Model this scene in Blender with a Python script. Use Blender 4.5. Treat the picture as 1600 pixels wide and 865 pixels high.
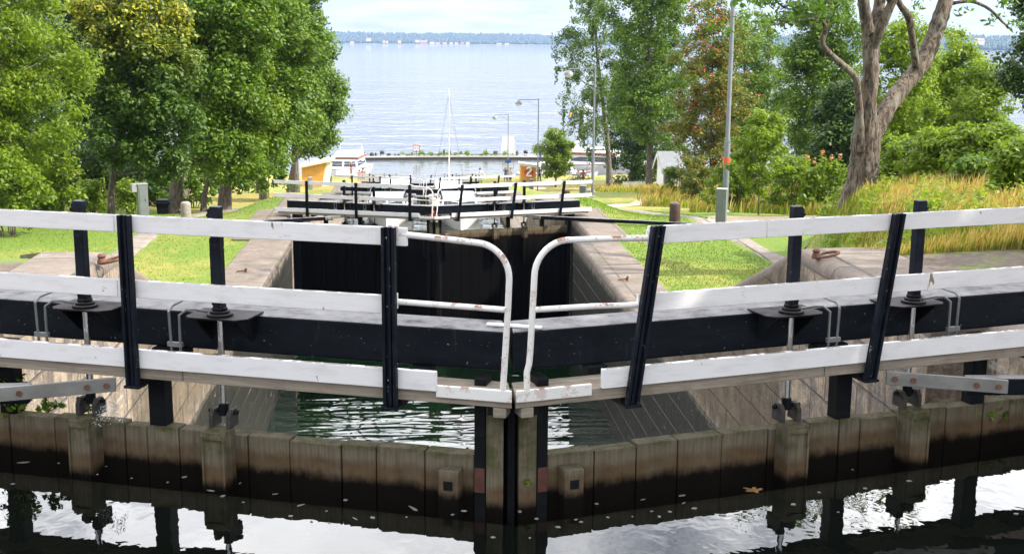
import bpy, bmesh, math, random
import numpy as np
from math import radians, sin, cos, tan, atan, pi, sqrt
from mathutils import Vector, Matrix

sc = bpy.context.scene
COL = sc.collection
for o in list(bpy.data.objects):
    bpy.data.objects.remove(o)

# ------------------------------------------------------------------ camera, world, sun, exposure
FPX, HOR, VPX, ROLL = 1900.0, 64.0, 650.0, 0.007
PITCH = atan((432.5-HOR)/FPX)
YAW = atan((800-VPX)*cos(PITCH)/FPX)
CAM = np.array([0, 0, 2.1])
_f = np.array([sin(YAW)*cos(PITCH), cos(YAW)*cos(PITCH), -sin(PITCH)])
_r = np.array([cos(YAW), -sin(YAW), 0.0]); _u = np.cross(_r, _f)
_r, _u = _r*cos(ROLL)+_u*sin(ROLL), _u*cos(ROLL)-_r*sin(ROLL)
cd = bpy.data.cameras.new('camera'); cam = bpy.data.objects.new('camera', cd); COL.objects.link(cam)
cd.sensor_width = 36; cd.lens = 36*FPX/1600; cd.clip_start = .1; cd.clip_end = 30000
M4 = Matrix.Identity(4)
for i in range(3):
    M4[i][0] = _r[i]; M4[i][1] = _u[i]; M4[i][2] = -_f[i]; M4[i][3] = CAM[i]
cam.matrix_world = M4
sc.camera = cam

def at(px, py, Y):
    """world point seen at photo pixel (px,py) at distance Y down the canal"""
    d = _f*FPX + _r*(px-800) - _u*(py-432.5)
    p = CAM + d*(Y/d[1]); return Vector(p)

def onz(px, py, z):
    d = _f*FPX + _r*(px-800) - _u*(py-432.5)
    return Vector(CAM + d*((z-CAM[2])/d[2]))

SUN_AZ, SUN_EL = radians(104), radians(41)       # clockwise from +Y
SUND = Vector((sin(SUN_AZ)*cos(SUN_EL), cos(SUN_AZ)*cos(SUN_EL), sin(SUN_EL)))
sl = bpy.data.lights.new('sun', 'SUN'); so = bpy.data.objects.new('sun', sl); COL.objects.link(so)
sl.energy = 5.0; sl.angle = radians(.5); sl.color = (1, .94, .84)
so.rotation_euler = SUND.to_track_quat('Z', 'Y').to_euler()
so.location = (40, -10, 60)
w = bpy.data.worlds.new('World'); sc.world = w; w.use_nodes = True
nt = w.node_tree; nt.nodes.clear()
def wn(t, **k):
    n = nt.nodes.new(t)
    for a, b in k.items(): setattr(n, a, b)
    return n
out = wn('ShaderNodeOutputWorld'); bg = wn('ShaderNodeBackground'); bg.inputs[1].default_value = .13
sky = wn('ShaderNodeTexSky', sky_type='NISHITA', sun_disc=False, sun_elevation=SUN_EL, sun_rotation=SUN_AZ)
tc = wn('ShaderNodeTexCoord'); sep = wn('ShaderNodeSeparateXYZ'); nt.links.new(tc.outputs['Generated'], sep.inputs[0])
az = wn('ShaderNodeMath', operation='MAXIMUM'); nt.links.new(sep.outputs[2], az.inputs[0]); az.inputs[1].default_value = 0
ad = wn('ShaderNodeMath', operation='ADD'); nt.links.new(az.outputs[0], ad.inputs[0]); ad.inputs[1].default_value = .12
dx = wn('ShaderNodeMath', operation='DIVIDE'); dy = wn('ShaderNodeMath', operation='DIVIDE')
nt.links.new(sep.outputs[0], dx.inputs[0]); nt.links.new(ad.outputs[0], dx.inputs[1])
nt.links.new(sep.outputs[1], dy.inputs[0]); nt.links.new(ad.outputs[0], dy.inputs[1])
cmb = wn('ShaderNodeCombineXYZ'); nt.links.new(dx.outputs[0], cmb.inputs[0]); nt.links.new(dy.outputs[0], cmb.inputs[1])
nz = wn('ShaderNodeTexNoise'); nz.inputs['Scale'].default_value = 1.15; nz.inputs['Detail'].default_value = 7; nz.inputs['Roughness'].default_value = .62
nz.inputs['Distortion'].default_value = .35
nt.links.new(cmb.outputs[0], nz.inputs['Vector'])
cr = wn('ShaderNodeValToRGB'); cr.color_ramp.elements[0].position = .35; cr.color_ramp.elements[1].position = .51
nt.links.new(nz.outputs[0], cr.inputs[0])
# cloud cover thickens towards the horizon
hr = wn('ShaderNodeMapRange'); nt.links.new(az.outputs[0], hr.inputs[0])
hr.inputs[1].default_value = 0; hr.inputs[2].default_value = .16; hr.inputs[3].default_value = .93; hr.inputs[4].default_value = 0
mx0 = wn('ShaderNodeMath', operation='MAXIMUM'); nt.links.new(cr.outputs[0], mx0.inputs[0]); nt.links.new(hr.outputs[0], mx0.inputs[1])
n2 = wn('ShaderNodeTexNoise'); n2.inputs['Scale'].default_value = 2.3; n2.inputs['Detail'].default_value = 5
nt.links.new(cmb.outputs[0], n2.inputs['Vector'])
cc = wn('ShaderNodeValToRGB'); e = cc.color_ramp.elements
e[0].position = .3; e[0].color = (7.2, 7.3, 7.8, 1); e[1].position = .65; e[1].color = (11.5, 11.5, 11.5, 1)
nt.links.new(n2.outputs[0], cc.inputs[0])
el = wn('ShaderNodeMapRange'); nt.links.new(az.outputs[0], el.inputs[0])        # cloud banks low over the lake are duller than the ones overhead
el.inputs[1].default_value = .03; el.inputs[2].default_value = .34; el.inputs[3].default_value = .45; el.inputs[4].default_value = 1.05
# extra brightness added to unseen clouds high ahead, to whiten the water reflections
b1 = wn('ShaderNodeMapRange', interpolation_type='SMOOTHSTEP'); nt.links.new(az.outputs[0], b1.inputs[0]); b1.inputs[1].default_value = .20; b1.inputs[2].default_value = .36
b2 = wn('ShaderNodeMapRange', interpolation_type='SMOOTHSTEP'); nt.links.new(sep.outputs[1], b2.inputs[0]); b2.inputs[1].default_value = .25; b2.inputs[2].default_value = .75
b3 = wn('ShaderNodeMapRange', interpolation_type='SMOOTHSTEP'); nt.links.new(az.outputs[0], b3.inputs[0]); b3.inputs[1].default_value = .58; b3.inputs[2].default_value = .75; b3.inputs[3].default_value = 1; b3.inputs[4].default_value = 0
p1_ = wn('ShaderNodeMath', operation='MULTIPLY'); nt.links.new(b1.outputs[0], p1_.inputs[0]); nt.links.new(b2.outputs[0], p1_.inputs[1])
p2_ = wn('ShaderNodeMath', operation='MULTIPLY'); nt.links.new(p1_.outputs[0], p2_.inputs[0]); nt.links.new(b3.outputs[0], p2_.inputs[1])
p3_ = wn('ShaderNodeMath', operation='MULTIPLY_ADD'); nt.links.new(p2_.outputs[0], p3_.inputs[0]); p3_.inputs[1].default_value = 2.1; nt.links.new(el.outputs[0], p3_.inputs[2]); el = p3_
vm = wn('ShaderNodeVectorMath', operation='SCALE'); nt.links.new(cc.outputs[0], vm.inputs[0]); nt.links.new(el.outputs[0], vm.inputs['Scale'])
mxc = wn('ShaderNodeMix', data_type='RGBA'); nt.links.new(mx0.outputs[0], mxc.inputs[0])
nt.links.new(sky.outputs[0], mxc.inputs[6]); nt.links.new(vm.outputs[0], mxc.inputs[7])
nt.links.new(mxc.outputs[2], bg.inputs[0]); nt.links.new(bg.outputs[0], out.inputs[0])
vs = sc.view_settings; vs.view_transform = 'Standard'; vs.look = 'None'; vs.exposure = .9; vs.gamma = 1; vs.use_curve_mapping = False
sc.render.engine = 'CYCLES'
cy = sc.cycles; cy.use_denoising = True; cy.max_bounces = 6; cy.diffuse_bounces = 3; cy.glossy_bounces = 3; cy.transmission_bounces = 4
cy.volume_bounces = 0; cy.caustics_reflective = False; cy.caustics_refractive = False; cy.sample_clamp_indirect = 6
try: cy.denoising_prefilter = 'ACCURATE'
except Exception: pass

# ------------------------------------------------------------------ helpers
class MB:
    def __init__(s): s.v = []; s.f = []; s.m = []
    def add(s, vs, fs, mi=0):
        b = len(s.v); s.v += [tuple(p) for p in vs]
        for f in fs: s.f.append([i+b for i in f]); s.m.append(mi)
        return s
    def hexa(s, p, mi=0):      # p: 4 bottom then 4 top
        return s.add(p, [(3, 2, 1, 0), (4, 5, 6, 7), (0, 1, 5, 4), (1, 2, 6, 5), (2, 3, 7, 6), (3, 0, 4, 7)], mi)
    def box(s, x0, x1, y0, y1, z0, z1, mi=0):
        x0, x1 = min(x0, x1), max(x0, x1); y0, y1 = min(y0, y1), max(y0, y1)
        return s.hexa([(x0, y0, z0), (x1, y0, z0), (x1, y1, z0), (x0, y1, z0), (x0, y0, z1), (x1, y0, z1), (x1, y1, z1), (x0, y1, z1)], mi)
    def tube(s, pts, r, n=8, mi=0, cap=True):
        P = [Vector(p) for p in pts]; R = r if isinstance(r, (list, tuple)) else [r]*len(P)
        b = len(s.v); up = None
        for i, p in enumerate(P):
            t = (P[min(i+1, len(P)-1)]-P[max(i-1, 0)]).normalized()
            if up is None:
                up = Vector((0, 0, 1)) if abs(t.z) < .9 else Vector((1, 0, 0))
            a = t.cross(up).normalized(); c = a.cross(t).normalized(); up = c
            for k in range(n):
                q = 2*pi*k/n
                s.v.append(tuple(p+a*(R[i]*cos(q))+c*(R[i]*sin(q))))
        for i in range(len(P)-1):
            for k in range(n):
                k2 = (k+1) % n
                s.f.append([b+i*n+k, b+i*n+k2, b+(i+1)*n+k2, b+(i+1)*n+k]); s.m.append(mi)
        if cap:
            s.f.append([b+k for k in range(n)][::-1]); s.m.append(mi)
            e = b+(len(P)-1)*n; s.f.append([e+k for k in range(n)]); s.m.append(mi)
        return s
    def lathe(s, c, prof, n=16, mi=0):     # prof: (r,z)
        b = len(s.v)
        for (r, z) in prof:
            for k in range(n):
                q = 2*pi*k/n; s.v.append((c[0]+r*cos(q), c[1]+r*sin(q), c[2]+z))
        for i in range(len(prof)-1):
            for k in range(n):
                k2 = (k+1) % n
                s.f.append([b+i*n+k, b+i*n+k2, b+(i+1)*n+k2, b+(i+1)*n+k]); s.m.append(mi)
        s.f.append([b+k for k in range(n)][::-1]); s.m.append(mi)
        e = b+(len(prof)-1)*n; s.f.append([e+k for k in range(n)]); s.m.append(mi)
        return s
    def prism(s, poly, axis, a0, a1, mi=0):   # poly of 2D points, extruded along axis ('x','y','z')
        def mk(p, a):
            return {'x': (a, p[0], p[1]), 'y': (p[0], a, p[1]), 'z': (p[0], p[1], a)}[axis]
        n = len(poly); V = [mk(p, a0) for p in poly]+[mk(p, a1) for p in poly]
        F = [list(range(n))[::-1], [n+i for i in range(n)]]+[[i, (i+1) % n, n+(i+1) % n, n+i] for i in range(n)]
        return s.add(V, F, mi)
    def build(s, name, mats, parent=None, bevel=0, smooth=False, loc=None, rz=0):
        me = bpy.data.meshes.new(name); me.from_pydata(s.v, [], s.f)
        mats = mats if isinstance(mats, (list, tuple)) else [mats]
        for m in mats: me.materials.append(m)
        me.polygons.foreach_set('material_index', s.m)
        bm = bmesh.new(); bm.from_mesh(me); bmesh.ops.recalc_face_normals(bm, faces=bm.faces); bm.to_mesh(me); bm.free()
        if smooth:
            me.polygons.foreach_set('use_smooth', [True]*len(me.polygons))
            me.set_sharp_from_angle(angle=radians(40))
        o = bpy.data.objects.new(name, me); COL.objects.link(o)
        if parent: o.parent = parent
        if loc is not None: o.location = loc
        o.rotation_euler.z = rz
        if bevel:
            b = o.modifiers.new('bevel', 'BEVEL'); b.width = bevel; b.segments = 2; b.limit_method = 'ANGLE'; b.angle_limit = radians(40)
        return o

def tag(o, label=None, cat=None, group=None, kind=None):
    if label: o['label'] = label
    if cat: o['category'] = cat
    if group: o['group'] = group
    if kind: o['kind'] = kind
    return o
def empty(name, loc=(0, 0, 0), rz=0, label=None, cat=None, group=None):
    o = bpy.data.objects.new(name, None); COL.objects.link(o); o.location = loc; o.rotation_euler = (0, 0, rz); o.empty_display_size = .2
    return tag(o, label, cat, group)
def copy_tree(o, parent=None):
    c = o.copy(); COL.objects.link(c)
    if parent: c.parent = parent
    for ch in list(o.children): copy_tree(ch, c)
    return c
def fast_mesh(name, V, F, mats, parent=None, mi=None):
    """V (n,3) array, F (m,k) array"""
    me = bpy.data.meshes.new(name); m, k = F.shape
    me.vertices.add(len(V)); me.vertices.foreach_set('co', np.ascontiguousarray(V, dtype=np.float32).ravel())
    me.loops.add(m*k); me.loops.foreach_set('vertex_index', F.astype(np.int32).ravel())
    me.polygons.add(m); me.polygons.foreach_set('loop_start', np.arange(0, m*k, k, dtype=np.int32))
    for x in (mats if isinstance(mats, (list, tuple)) else [mats]): me.materials.append(x)
    if mi is not None: me.polygons.foreach_set('material_index', np.asarray(mi, dtype=np.int32))
    me.update(calc_edges=True)
    o = bpy.data.objects.new(name, me); COL.objects.link(o)
    if parent: o.parent = parent
    return o

# ------------------------------------------------------------------ materials
class NT:
    def __init__(s, name):
        s.mat = bpy.data.materials.new(name); s.mat.use_nodes = True; s.t = s.mat.node_tree; s.t.nodes.clear()
        s.out = s.n('ShaderNodeOutputMaterial')
    def n(s, t, ins=None, **k):
        x = s.t.nodes.new(t)
        for a, b in k.items(): setattr(x, a, b)
        for i, v in (ins or {}).items(): s.set(x, i, v)
        return x
    def set(s, x, i, v):
        if isinstance(v, bpy.types.NodeSocket): s.t.links.new(v, x.inputs[i])
        elif isinstance(v, bpy.types.Node): s.t.links.new(v.outputs[0], x.inputs[i])
        else: x.inputs[i].default_value = v
    def obj(s): return s.n('ShaderNodeTexCoord').outputs['Object']
    def pos(s): return s.n('ShaderNodeNewGeometry').outputs['Position']
    def nrm(s): return s.n('ShaderNodeNewGeometry').outputs['Normal']
    def scale(s, v, sx, sy, sz): return s.n('ShaderNodeVectorMath', {0: v, 1: (sx, sy, sz)}, operation='MULTIPLY').outputs[0]
    def noise(s, v, sc_, det=4, rough=.55, dist=0): return s.n('ShaderNodeTexNoise', {'Vector': v, 'Scale': sc_, 'Detail': det, 'Roughness': rough, 'Distortion': dist}).outputs[0]
    def ramp(s, fac, stops):
        x = s.n('ShaderNodeValToRGB', {0: fac}); r = x.color_ramp
        while len(r.elements) < len(stops): r.elements.new(.5)
        for e, (p, c) in zip(r.elements, stops):
            e.position = p; e.color = (c, c, c, 1) if isinstance(c, (int, float)) else (*c, 1)
        return x.outputs[0]
    def mix(s, f, a, b, mode='MIX'):
        x = s.n('ShaderNodeMix', {0: f, 6: a if not isinstance(a, tuple) else (*a, 1), 7: b if not isinstance(b, tuple) else (*b, 1)}, data_type='RGBA', blend_type=mode)
        return x.outputs[2]
    def math(s, op, a, b=0, c=None):
        d = {0: a, 1: b}
        if c is not None: d[2] = c
        return s.n('ShaderNodeMath', d, operation=op).outputs[0]
    def sep(s, v, i): return s.n('ShaderNodeSeparateXYZ', {0: v}).outputs[i]
    def step(s, v, a, b): return s.n('ShaderNodeMapRange', {0: v, 1: a, 2: b, 3: 0.0, 4: 1.0}, interpolation_type='SMOOTHSTEP').outputs[0]
    def bump(s, h, st=.3, d=.02): return s.n('ShaderNodeBump', {'Strength': st, 'Distance': d, 'Height': h}).outputs[0]
    def bsdf(s, col, rough=.6, bump=None, metal=0, spec=.5, **k):
        x = s.n('ShaderNodeBsdfPrincipled', {'Base Color': (*col, 1) if isinstance(col, tuple) else col, 'Roughness': rough, 'Metallic': metal, 'Specular IOR Level': spec})
        if bump is not None: s.set(x, 'Normal', bump)
        for a, b in k.items(): s.set(x, a.replace('_', ' '), b)
        s.t.links.new(x.outputs[0], s.out.inputs[0]); return x

def simple(name, col, rough=.6, var=.25, sc_=6, metal=0, bump=0):
    m = NT(name); p = m.obj(); f = m.noise(p, sc_, 5)
    c = m.mix(m.ramp(f, [(.3, 0), (.7, 1)]), tuple(x*(1-var) for x in col), tuple(min(1, x*(1+var)) for x in col))
    m.bsdf(c, rough, m.bump(m.noise(p, sc_*6, 3), bump, .01) if bump else None, metal); return m.mat

def mk_white():
    m = NT('weathered_white_paint'); p = m.obj(); ps = m.scale(p, 1, 1, 1)
    dirt = m.noise(m.scale(p, 1.5, 1.5, 6), 3, 6, .65)
    c = m.mix(m.ramp(dirt, [(.5, 0), (.85, .8)]), (.74, .73, .74), (.52, .51, .49))
    chips = m.ramp(m.noise(m.scale(p, 7, 7, 16), 1.6, 8, .72, .4), [(.645, 0), (.66, 1)])
    big = m.ramp(m.noise(p, 1.3, 2), [(.47, 0), (.6, 1)])
    chip = m.math('MULTIPLY', chips, big)
    # bare wood along upper edges where weather lifted the paint
    nz_ = m.sep(m.nrm(), 2)
    top = m.math('MULTIPLY', m.step(nz_, .35, .8), m.ramp(m.noise(m.scale(p, 3, 3, 3), 2.2, 6, .7), [(.46, 0), (.52, 1)]))
    scr = m.ramp(m.noise(m.scale(p, 14, 14, 3.5), 1, 3, .6, 1.2), [(.685, 0), (.70, 1)])
    scr = m.math('MULTIPLY', scr, m.ramp(m.noise(p, 2.1, 1), [(.52, 0), (.56, 1)]))
    c = m.mix(scr, c, (.23, .17, .12))
    c = m.mix(m.math('MAXIMUM', chip, top), c, (.16, .14, .12))
    m.bsdf(c, .5, m.bump(m.noise(m.scale(p, 2, 30, 30), 3, 4), .12, .01)); return m.mat
def mk_black(name, col, top=None, rough=.38, chips=.665):
    m = NT(name); p = m.obj()
    f = m.noise(m.scale(p, 3, 3, 8), 2, 5)
    c = m.mix(m.ramp(f, [(.35, 0), (.75, 1)]), col, tuple(x*1.7+.002 for x in col))
    ch = m.ramp(m.noise(p, 26, 4, .75), [(chips, 0), (chips+.02, 1)])
    c = m.mix(ch, c, (.34, .33, .3))
    st = m.math('MULTIPLY', m.ramp(m.noise(m.scale(p, 9, 9, .8), 2, 5, .7), [(.62, 0), (.8, 1)]), .35)
    c = m.mix(st, c, (.07, .08, .06))
    if top:
        k = m.step(m.sep(m.nrm(), 2), .5, .85)
        t = m.ramp(m.noise(p, 5, 8, .7), [(.33, tuple(x*.25 for x in top)), (.47, tuple(x*.75 for x in top)), (.62, top), (.78, tuple(min(1, x*1.35) for x in top))])
        c = m.mix(k, c, t); r = m.mix(k, (rough,)*3, (.85,)*3)
        m.bsdf(c, r, m.bump(m.noise(p, 30, 5), .25, .01), spec=.1)
    else: m.bsdf(c, rough, m.bump(m.noise(p, 40, 4), .12, .005), spec=.1)
    return m.mat
def mk_wood(name, a, b, moss=0):
    m = NT(name); p = m.obj()
    g = m.noise(m.scale(p, 1.3, 22, 22), 2.2, 6, .65, .3)
    c = m.mix(m.ramp(g, [(.3, 0), (.7, 1)]), a, b)
    dk = m.ramp(m.noise(m.scale(p, 1.1, 40, 40), 1.7, 3), [(.66, 0), (.72, 1)])
    c = m.mix(m.math('MULTIPLY', dk, .7), c, tuple(x*.3 for x in a))
    bl = m.ramp(m.noise(p, 3.1, 5, .7), [(.5, 0), (.75, 1)])
    c = m.mix(m.math('MULTIPLY', bl, .5), c, (.07, .065, .05))
    if moss: c = m.mix(m.math('MULTIPLY', m.ramp(m.noise(p, 4, 6, .7), [(.5, 0), (.6, 1)]), moss), c, (.06, .08, .015))
    m.bsdf(c, .85, m.bump(g, .4, .01)); return m.mat
def mk_planks(name='soaked_plank_wood', dz=0):
    """vertical lock planks: pale dry top, rust-brown band, black wet foot, moss along the top edge"""
    m = NT(name); p = m.obj(); z = m.math('ADD', m.sep(p, 2), dz)
    isl = m.n('ShaderNodeNewGeometry').outputs['Random Per Island']
    g = m.noise(m.scale(p, 30, 30, 1.5), 1.5, 5, .65)
    base = m.mix(m.ramp(g, [(.3, 0), (.7, 1)]), (.08, .068, .048), (.18, .155, .112))
    base = m.mix(m.math('MULTIPLY', isl, .45), base, (.13, .105, .07))
    zz = m.math('ADD', z, m.math('MULTIPLY', m.math('SUBTRACT', m.noise(m.scale(p, 5, 5, 3), 1.6, 7, .72), .5), .13))
    br = m.math('MULTIPLY', m.step(zz, -.535, -.60), m.ramp(m.noise(p, 6, 5), [(.3, .5), (.6, 1)]))
    c = m.mix(m.math('MULTIPLY', br, .85), base, m.mix(m.noise(p, 14, 5, .7), (.04, .025, .013), (.13, .08, .04)))
    c = m.mix(m.step(zz, -.64, -.725), c, (.005, .004, .003)); c = m.mix(m.step(z, -.95, -1.1), c, (.0022, .002, .0018))
    mo = m.math('MULTIPLY', m.step(zz, -.51, -.465), m.ramp(m.noise(p, 7, 5, .7), [(.42, 0), (.62, .8)]))
    c = m.mix(mo, c, (.045, .055, .014))
    m.bsdf(c, .9, m.bump(g, .5, .012), spec=.06); return m.mat
def mk_wall():
    """lock chamber masonry, coursed; algae below the low-water line; lime streaks"""
    m = NT('lock_masonry'); p = m.pos()
    yz = m.n('ShaderNodeCombineXYZ', {0: m.sep(p, 1), 1: m.sep(p, 2), 2: 0.0}).outputs[0]
    br = m.n('ShaderNodeTexBrick', {'Vector': yz, 'Scale': 1.0, 'Color1': (.47, .365, .25, 1), 'Color2': (.33, .265, .19, 1), 'Mortar': (.14, .12, .10, 1), 'Mortar Size': .022, 'Mortar Smooth': .4, 'Brick Width': .95, 'Row Height': .46, 'Bias': -.1})
    br.offset = .5
    c = br.outputs[0]
    c = m.mix(m.ramp(m.noise(p, 1.6, 6, .65), [(.35, 0), (.7, 1)]), c, m.mix(.75, c, (.13, .115, .11)))
    stv = m.noise(m.scale(p, 1, 3.2, .28), 2, 7, .72)
    c = m.mix(m.math('MULTIPLY', m.ramp(stv, [(.5, 0), (.6, 1)]), .55), c, (.085, .055, .03))
    c = m.mix(m.math('MULTIPLY', m.ramp(m.noise(m.scale(p, 1, 9, .5), 2, 5, .7), [(.62, 0), (.68, 1)]), .35), c, (.62, .58, .5))
    c = m.mix(m.math('MULTIPLY', m.ramp(m.noise(m.scale(p, 1, .7, 7), 1.5, 5, .7), [(.6, 0), (.65, 1)]), .6), c, (.50, .46, .40))
    c = m.mix(m.math('MULTIPLY', m.ramp(m.noise(p, 3.2, 9, .75, .6), [(.47, 0), (.56, 1)]), .62), c, (.085, .072, .066))
    c = m.mix(m.math('MULTIPLY', m.ramp(m.noise(p, 14, 6, .75), [(.58, 0), (.64, 1)]), .5), c, (.04, .034, .03))
    # the level at which each chamber usually stands empty: -3.65, -6.9, -9.9, -13.2
    y = m.sep(p, 1); z = m.sep(p, 2)
    lv = m.math('ADD', -3.65, m.math('ADD', m.math('MULTIPLY', m.math('GREATER_THAN', y, 38.5), -3.2), m.math('ADD', m.math('MULTIPLY', m.math('GREATER_THAN', y, 67.5), -3.1), m.math('MULTIPLY', m.math('GREATER_THAN', y, 96.5), -3.2))))
    rel = m.math('ADD', m.math('SUBTRACT', z, lv), m.math('MULTIPLY', m.math('SUBTRACT', m.noise(m.scale(p, 1, 2.2, .4), 1.5, 5, .7), .5), .4))
    alg = m.mix(m.ramp(m.noise(m.scale(p, 1, 3, .6), 2, 6, .7), [(.4, 0), (.66, 1)]), (.005, .006, .003), (.022, .018, .007))
    c = m.mix(m.math('MULTIPLY', m.step(z, -3.9, -3.3), m.math('MULTIPLY', m.math('GREATER_THAN', y, 14.5), m.math('MULTIPLY', m.math('LESS_THAN', y, 38.), .72))), c, m.mix(m.ramp(stv, [(.4, 0), (.65, 1)]), (.03, .024, .016), (.15, .105, .055)))
    c = m.mix(m.step(rel, .04, -.12), c, alg)
    c = m.mix(m.math('MULTIPLY', m.step(rel, .0, -.1), m.ramp(m.noise(m.scale(p, 1, 1.2, 9), 1.6, 5, .7), [(.63, 0), (.66, .7)])), c, (.20, .19, .17))
    hgt = m.math('ADD', m.math('MULTIPLY', br.outputs[1], -1.0), m.noise(p, 9, 6, .7))
    m.bsdf(c, m.mix(m.step(rel, .05, -.25), (.9,)*3, (.55,)*3), m.bump(hgt, .8, .05)); return m.mat
def mk_coping(name='coping_stone', cA=(.23, .18, .14), cB=(.115, .09, .072), joint=1.6):
    m = NT(name); p = m.pos()
    yx = m.n('ShaderNodeCombineXYZ', {0: m.sep(p, 1), 1: m.sep(p, 0), 2: 0.0}).outputs[0]
    br = m.n('ShaderNodeTexBrick', {'Vector': yx, 'Scale': 1.0, 'Color1': (*cA, 1), 'Color2': tuple([x*.82 for x in cA]+[1]), 'Mortar': (.045, .042, .028, 1), 'Mortar Size': .028, 'Brick Width': joint, 'Row Height': 1.19})
    c = m.mix(m.ramp(m.noise(p, 1.7, 7, .68), [(.36, 0), (.66, 1)]), br.outputs[0], cB)
    sp = m.ramp(m.noise(m.scale(p, 3, 10, 4), 1.6, 7, .78), [(.48, 0), (.58, 1)])
    c = m.mix(m.math('MULTIPLY', sp, .75), c, (.11, .095, .085))
    lt = m.ramp(m.noise(p, 7, 6, .75), [(.62, 0), (.68, 1)])
    c = m.mix(m.math('MULTIPLY', lt, .6), c, (.52, .47, .42))
    ms = m.math('MULTIPLY', m.ramp(m.noise(p, .8, 6, .7), [(.55, 0), (.64, 1)]), .55)
    c = m.mix(ms, c, (.10, .10, .045))
    m.bsdf(c, .9, m.bump(m.noise(p, 12, 8, .7), .5, .03)); return m.mat
def mk_ground():
    m = NT('ground_turf'); p = m.pos(); x = m.sep(p, 0); y = m.sep(p, 1)
    n1 = m.noise(p, .22, 5, .6); n2_ = m.noise(p, 1.3, 6, .7); n3 = m.noise(p, 9, 4, .7); n4 = m.noise(p, 45, 3, .7)
    g = m.mix(m.ramp(n3, [(.3, 0), (.72, 1)]), (.10, .17, .010), (.17, .245, .018))
    g = m.mix(m.ramp(n4, [(.35, 0), (.65, 1)]), m.mix(.45, g, (.05, .1, .008)), g)
    far = m.step(y, 40, 54)
    dry = m.math('ADD', m.math('MULTIPLY', n1, .6), m.math('MULTIPLY', n2_, .4))
    dry = m.math('ADD', dry, m.math('MULTIPLY', far, .12))
    leftup = m.math('MULTIPLY', m.step(x, -5, -6), m.step(y, 19, 15))
    dry = m.math('ADD', dry, m.math('MULTIPLY', leftup, .2))
    straw = m.mix(m.ramp(n3, [(.3, 0), (.7, 1)]), (.25, .19, .035), (.40, .31, .085))
    c = m.mix(m.ramp(dry, [(.51, 0), (.66, .85)]), g, straw)
    # trodden earth round the upper gate
    bare = m.math('ADD', m.math('MULTIPLY', m.step(y, 15.2, 13.2), .5), m.math('SUBTRACT', m.math('MULTIPLY', n2_, .7), .25))
    bare = m.ramp(bare, [(.46, 0), (.56, 1)])
    earth = m.mix(m.ramp(n3, [(.3, 0), (.7, 1)]), (.075, .055, .042), (.17, .13, .10))
    c = m.mix(bare, c, earth)
    m.bsdf(c, .95, m.bump(m.math('ADD', n3, n4), .6, .05)); return m.mat
def mk_path(name, a, b, slab=0):
    m = NT(name); p = m.pos()
    c = m.mix(m.ramp(m.noise(p, 2.5, 8, .7), [(.3, 0), (.7, 1)]), a, b)
    if slab:
        yx = m.n('ShaderNodeCombineXYZ', {0: m.sep(p, 1), 1: m.sep(p, 0), 2: 0.0}).outputs[0]
        br = m.n('ShaderNodeTexBrick', {'Vector': yx, 'Scale': 1.0, 'Color1': (1, 1, 1, 1), 'Color2': (.85, .85, .85, 1), 'Mortar': (.3, .3, .22, 1), 'Mortar Size': .02, 'Brick Width': .8, 'Row Height': 3})
        c = m.mix(1., c, br.outputs[0], 'MULTIPLY')
    m.bsdf(c, .95, m.bump(m.noise(p, 14, 6, .7), .5, .03)); return m.mat
def mk_water(name, deep, bumps, rough=.02, spec=.5, ior=1.33):
    m = NT(name); p = m.pos(); h = None
    for (sx, sy, s_, st, det) in bumps:
        x = m.math('MULTIPLY', m.noise(m.scale(p, sx, sy, 1), s_, det, .6, .3), st)
        h = x if h is None else m.math('ADD', h, x)
    m.bsdf(deep, rough, m.bump(h, 1.0, 1.0), IOR=ior, spec=spec); return m.mat
def mk_leaf(name, cols, trans=.35, topcol=None, z0=0, z1=1, patch=.25):
    m = NT(name); isl = m.n('ShaderNodeNewGeometry').outputs['Random Per Island']; p = m.obj()
    n = len(cols); c = m.ramp(isl, [(i/(n-1) if n > 1 else 0, q) for i, q in enumerate(cols)])
    f = m.noise(p, .55, 3)
    c = m.mix(m.ramp(f, [(.35, 0), (.65, patch)]), c, m.mix(1., c, (1.5, 1.25, .6), 'MULTIPLY'))
    if topcol:
        k = m.math('MULTIPLY', m.step(m.math('ADD', m.sep(p, 2), m.math('MULTIPLY', m.noise(p, .8, 3), (z1-z0)*.9)), z0, z1), m.ramp(isl, [(.25, 0), (.6, 1)]))
        c = m.mix(k, c, topcol)
    b = m.n('ShaderNodeBsdfPrincipled', {'Base Color': c, 'Roughness': .5, 'Specular IOR Level': .35})
    t = m.n('ShaderNodeBsdfTranslucent', {0: m.mix(1., c, (1.35, 1.5, .55), 'MULTIPLY')})
    x = m.n('ShaderNodeMixShader', {0: trans, 1: b, 2: t}); m.t.links.new(x.outputs[0], m.out.inputs[0]); return m.mat
def mk_bark(name, a, b, lich=0):
    m = NT(name); p = m.obj(); g = m.noise(m.scale(p, 9, 9, 2.2), 1.6, 7, .7, .5)
    c = m.mix(m.ramp(g, [(.42, 0), (.6, 1)]), a, b)
    if lich:
        c = m.mix(m.math('MULTIPLY', m.ramp(m.noise(m.scale(p, 2, 2, .8), 1.3, 6, .7), [(.5, 0), (.6, 1)]), lich), c, (.27, .255, .21))
        c = m.mix(m.ramp(m.noise(m.scale(p, 1.6, 1.6, 1), 1.1, 4, .6), [(.64, 0), (.68, .9)]), c, (.02, .016, .012))
    m.bsdf(c, .95, m.bump(g, 1.0, .09)); return m.mat

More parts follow.
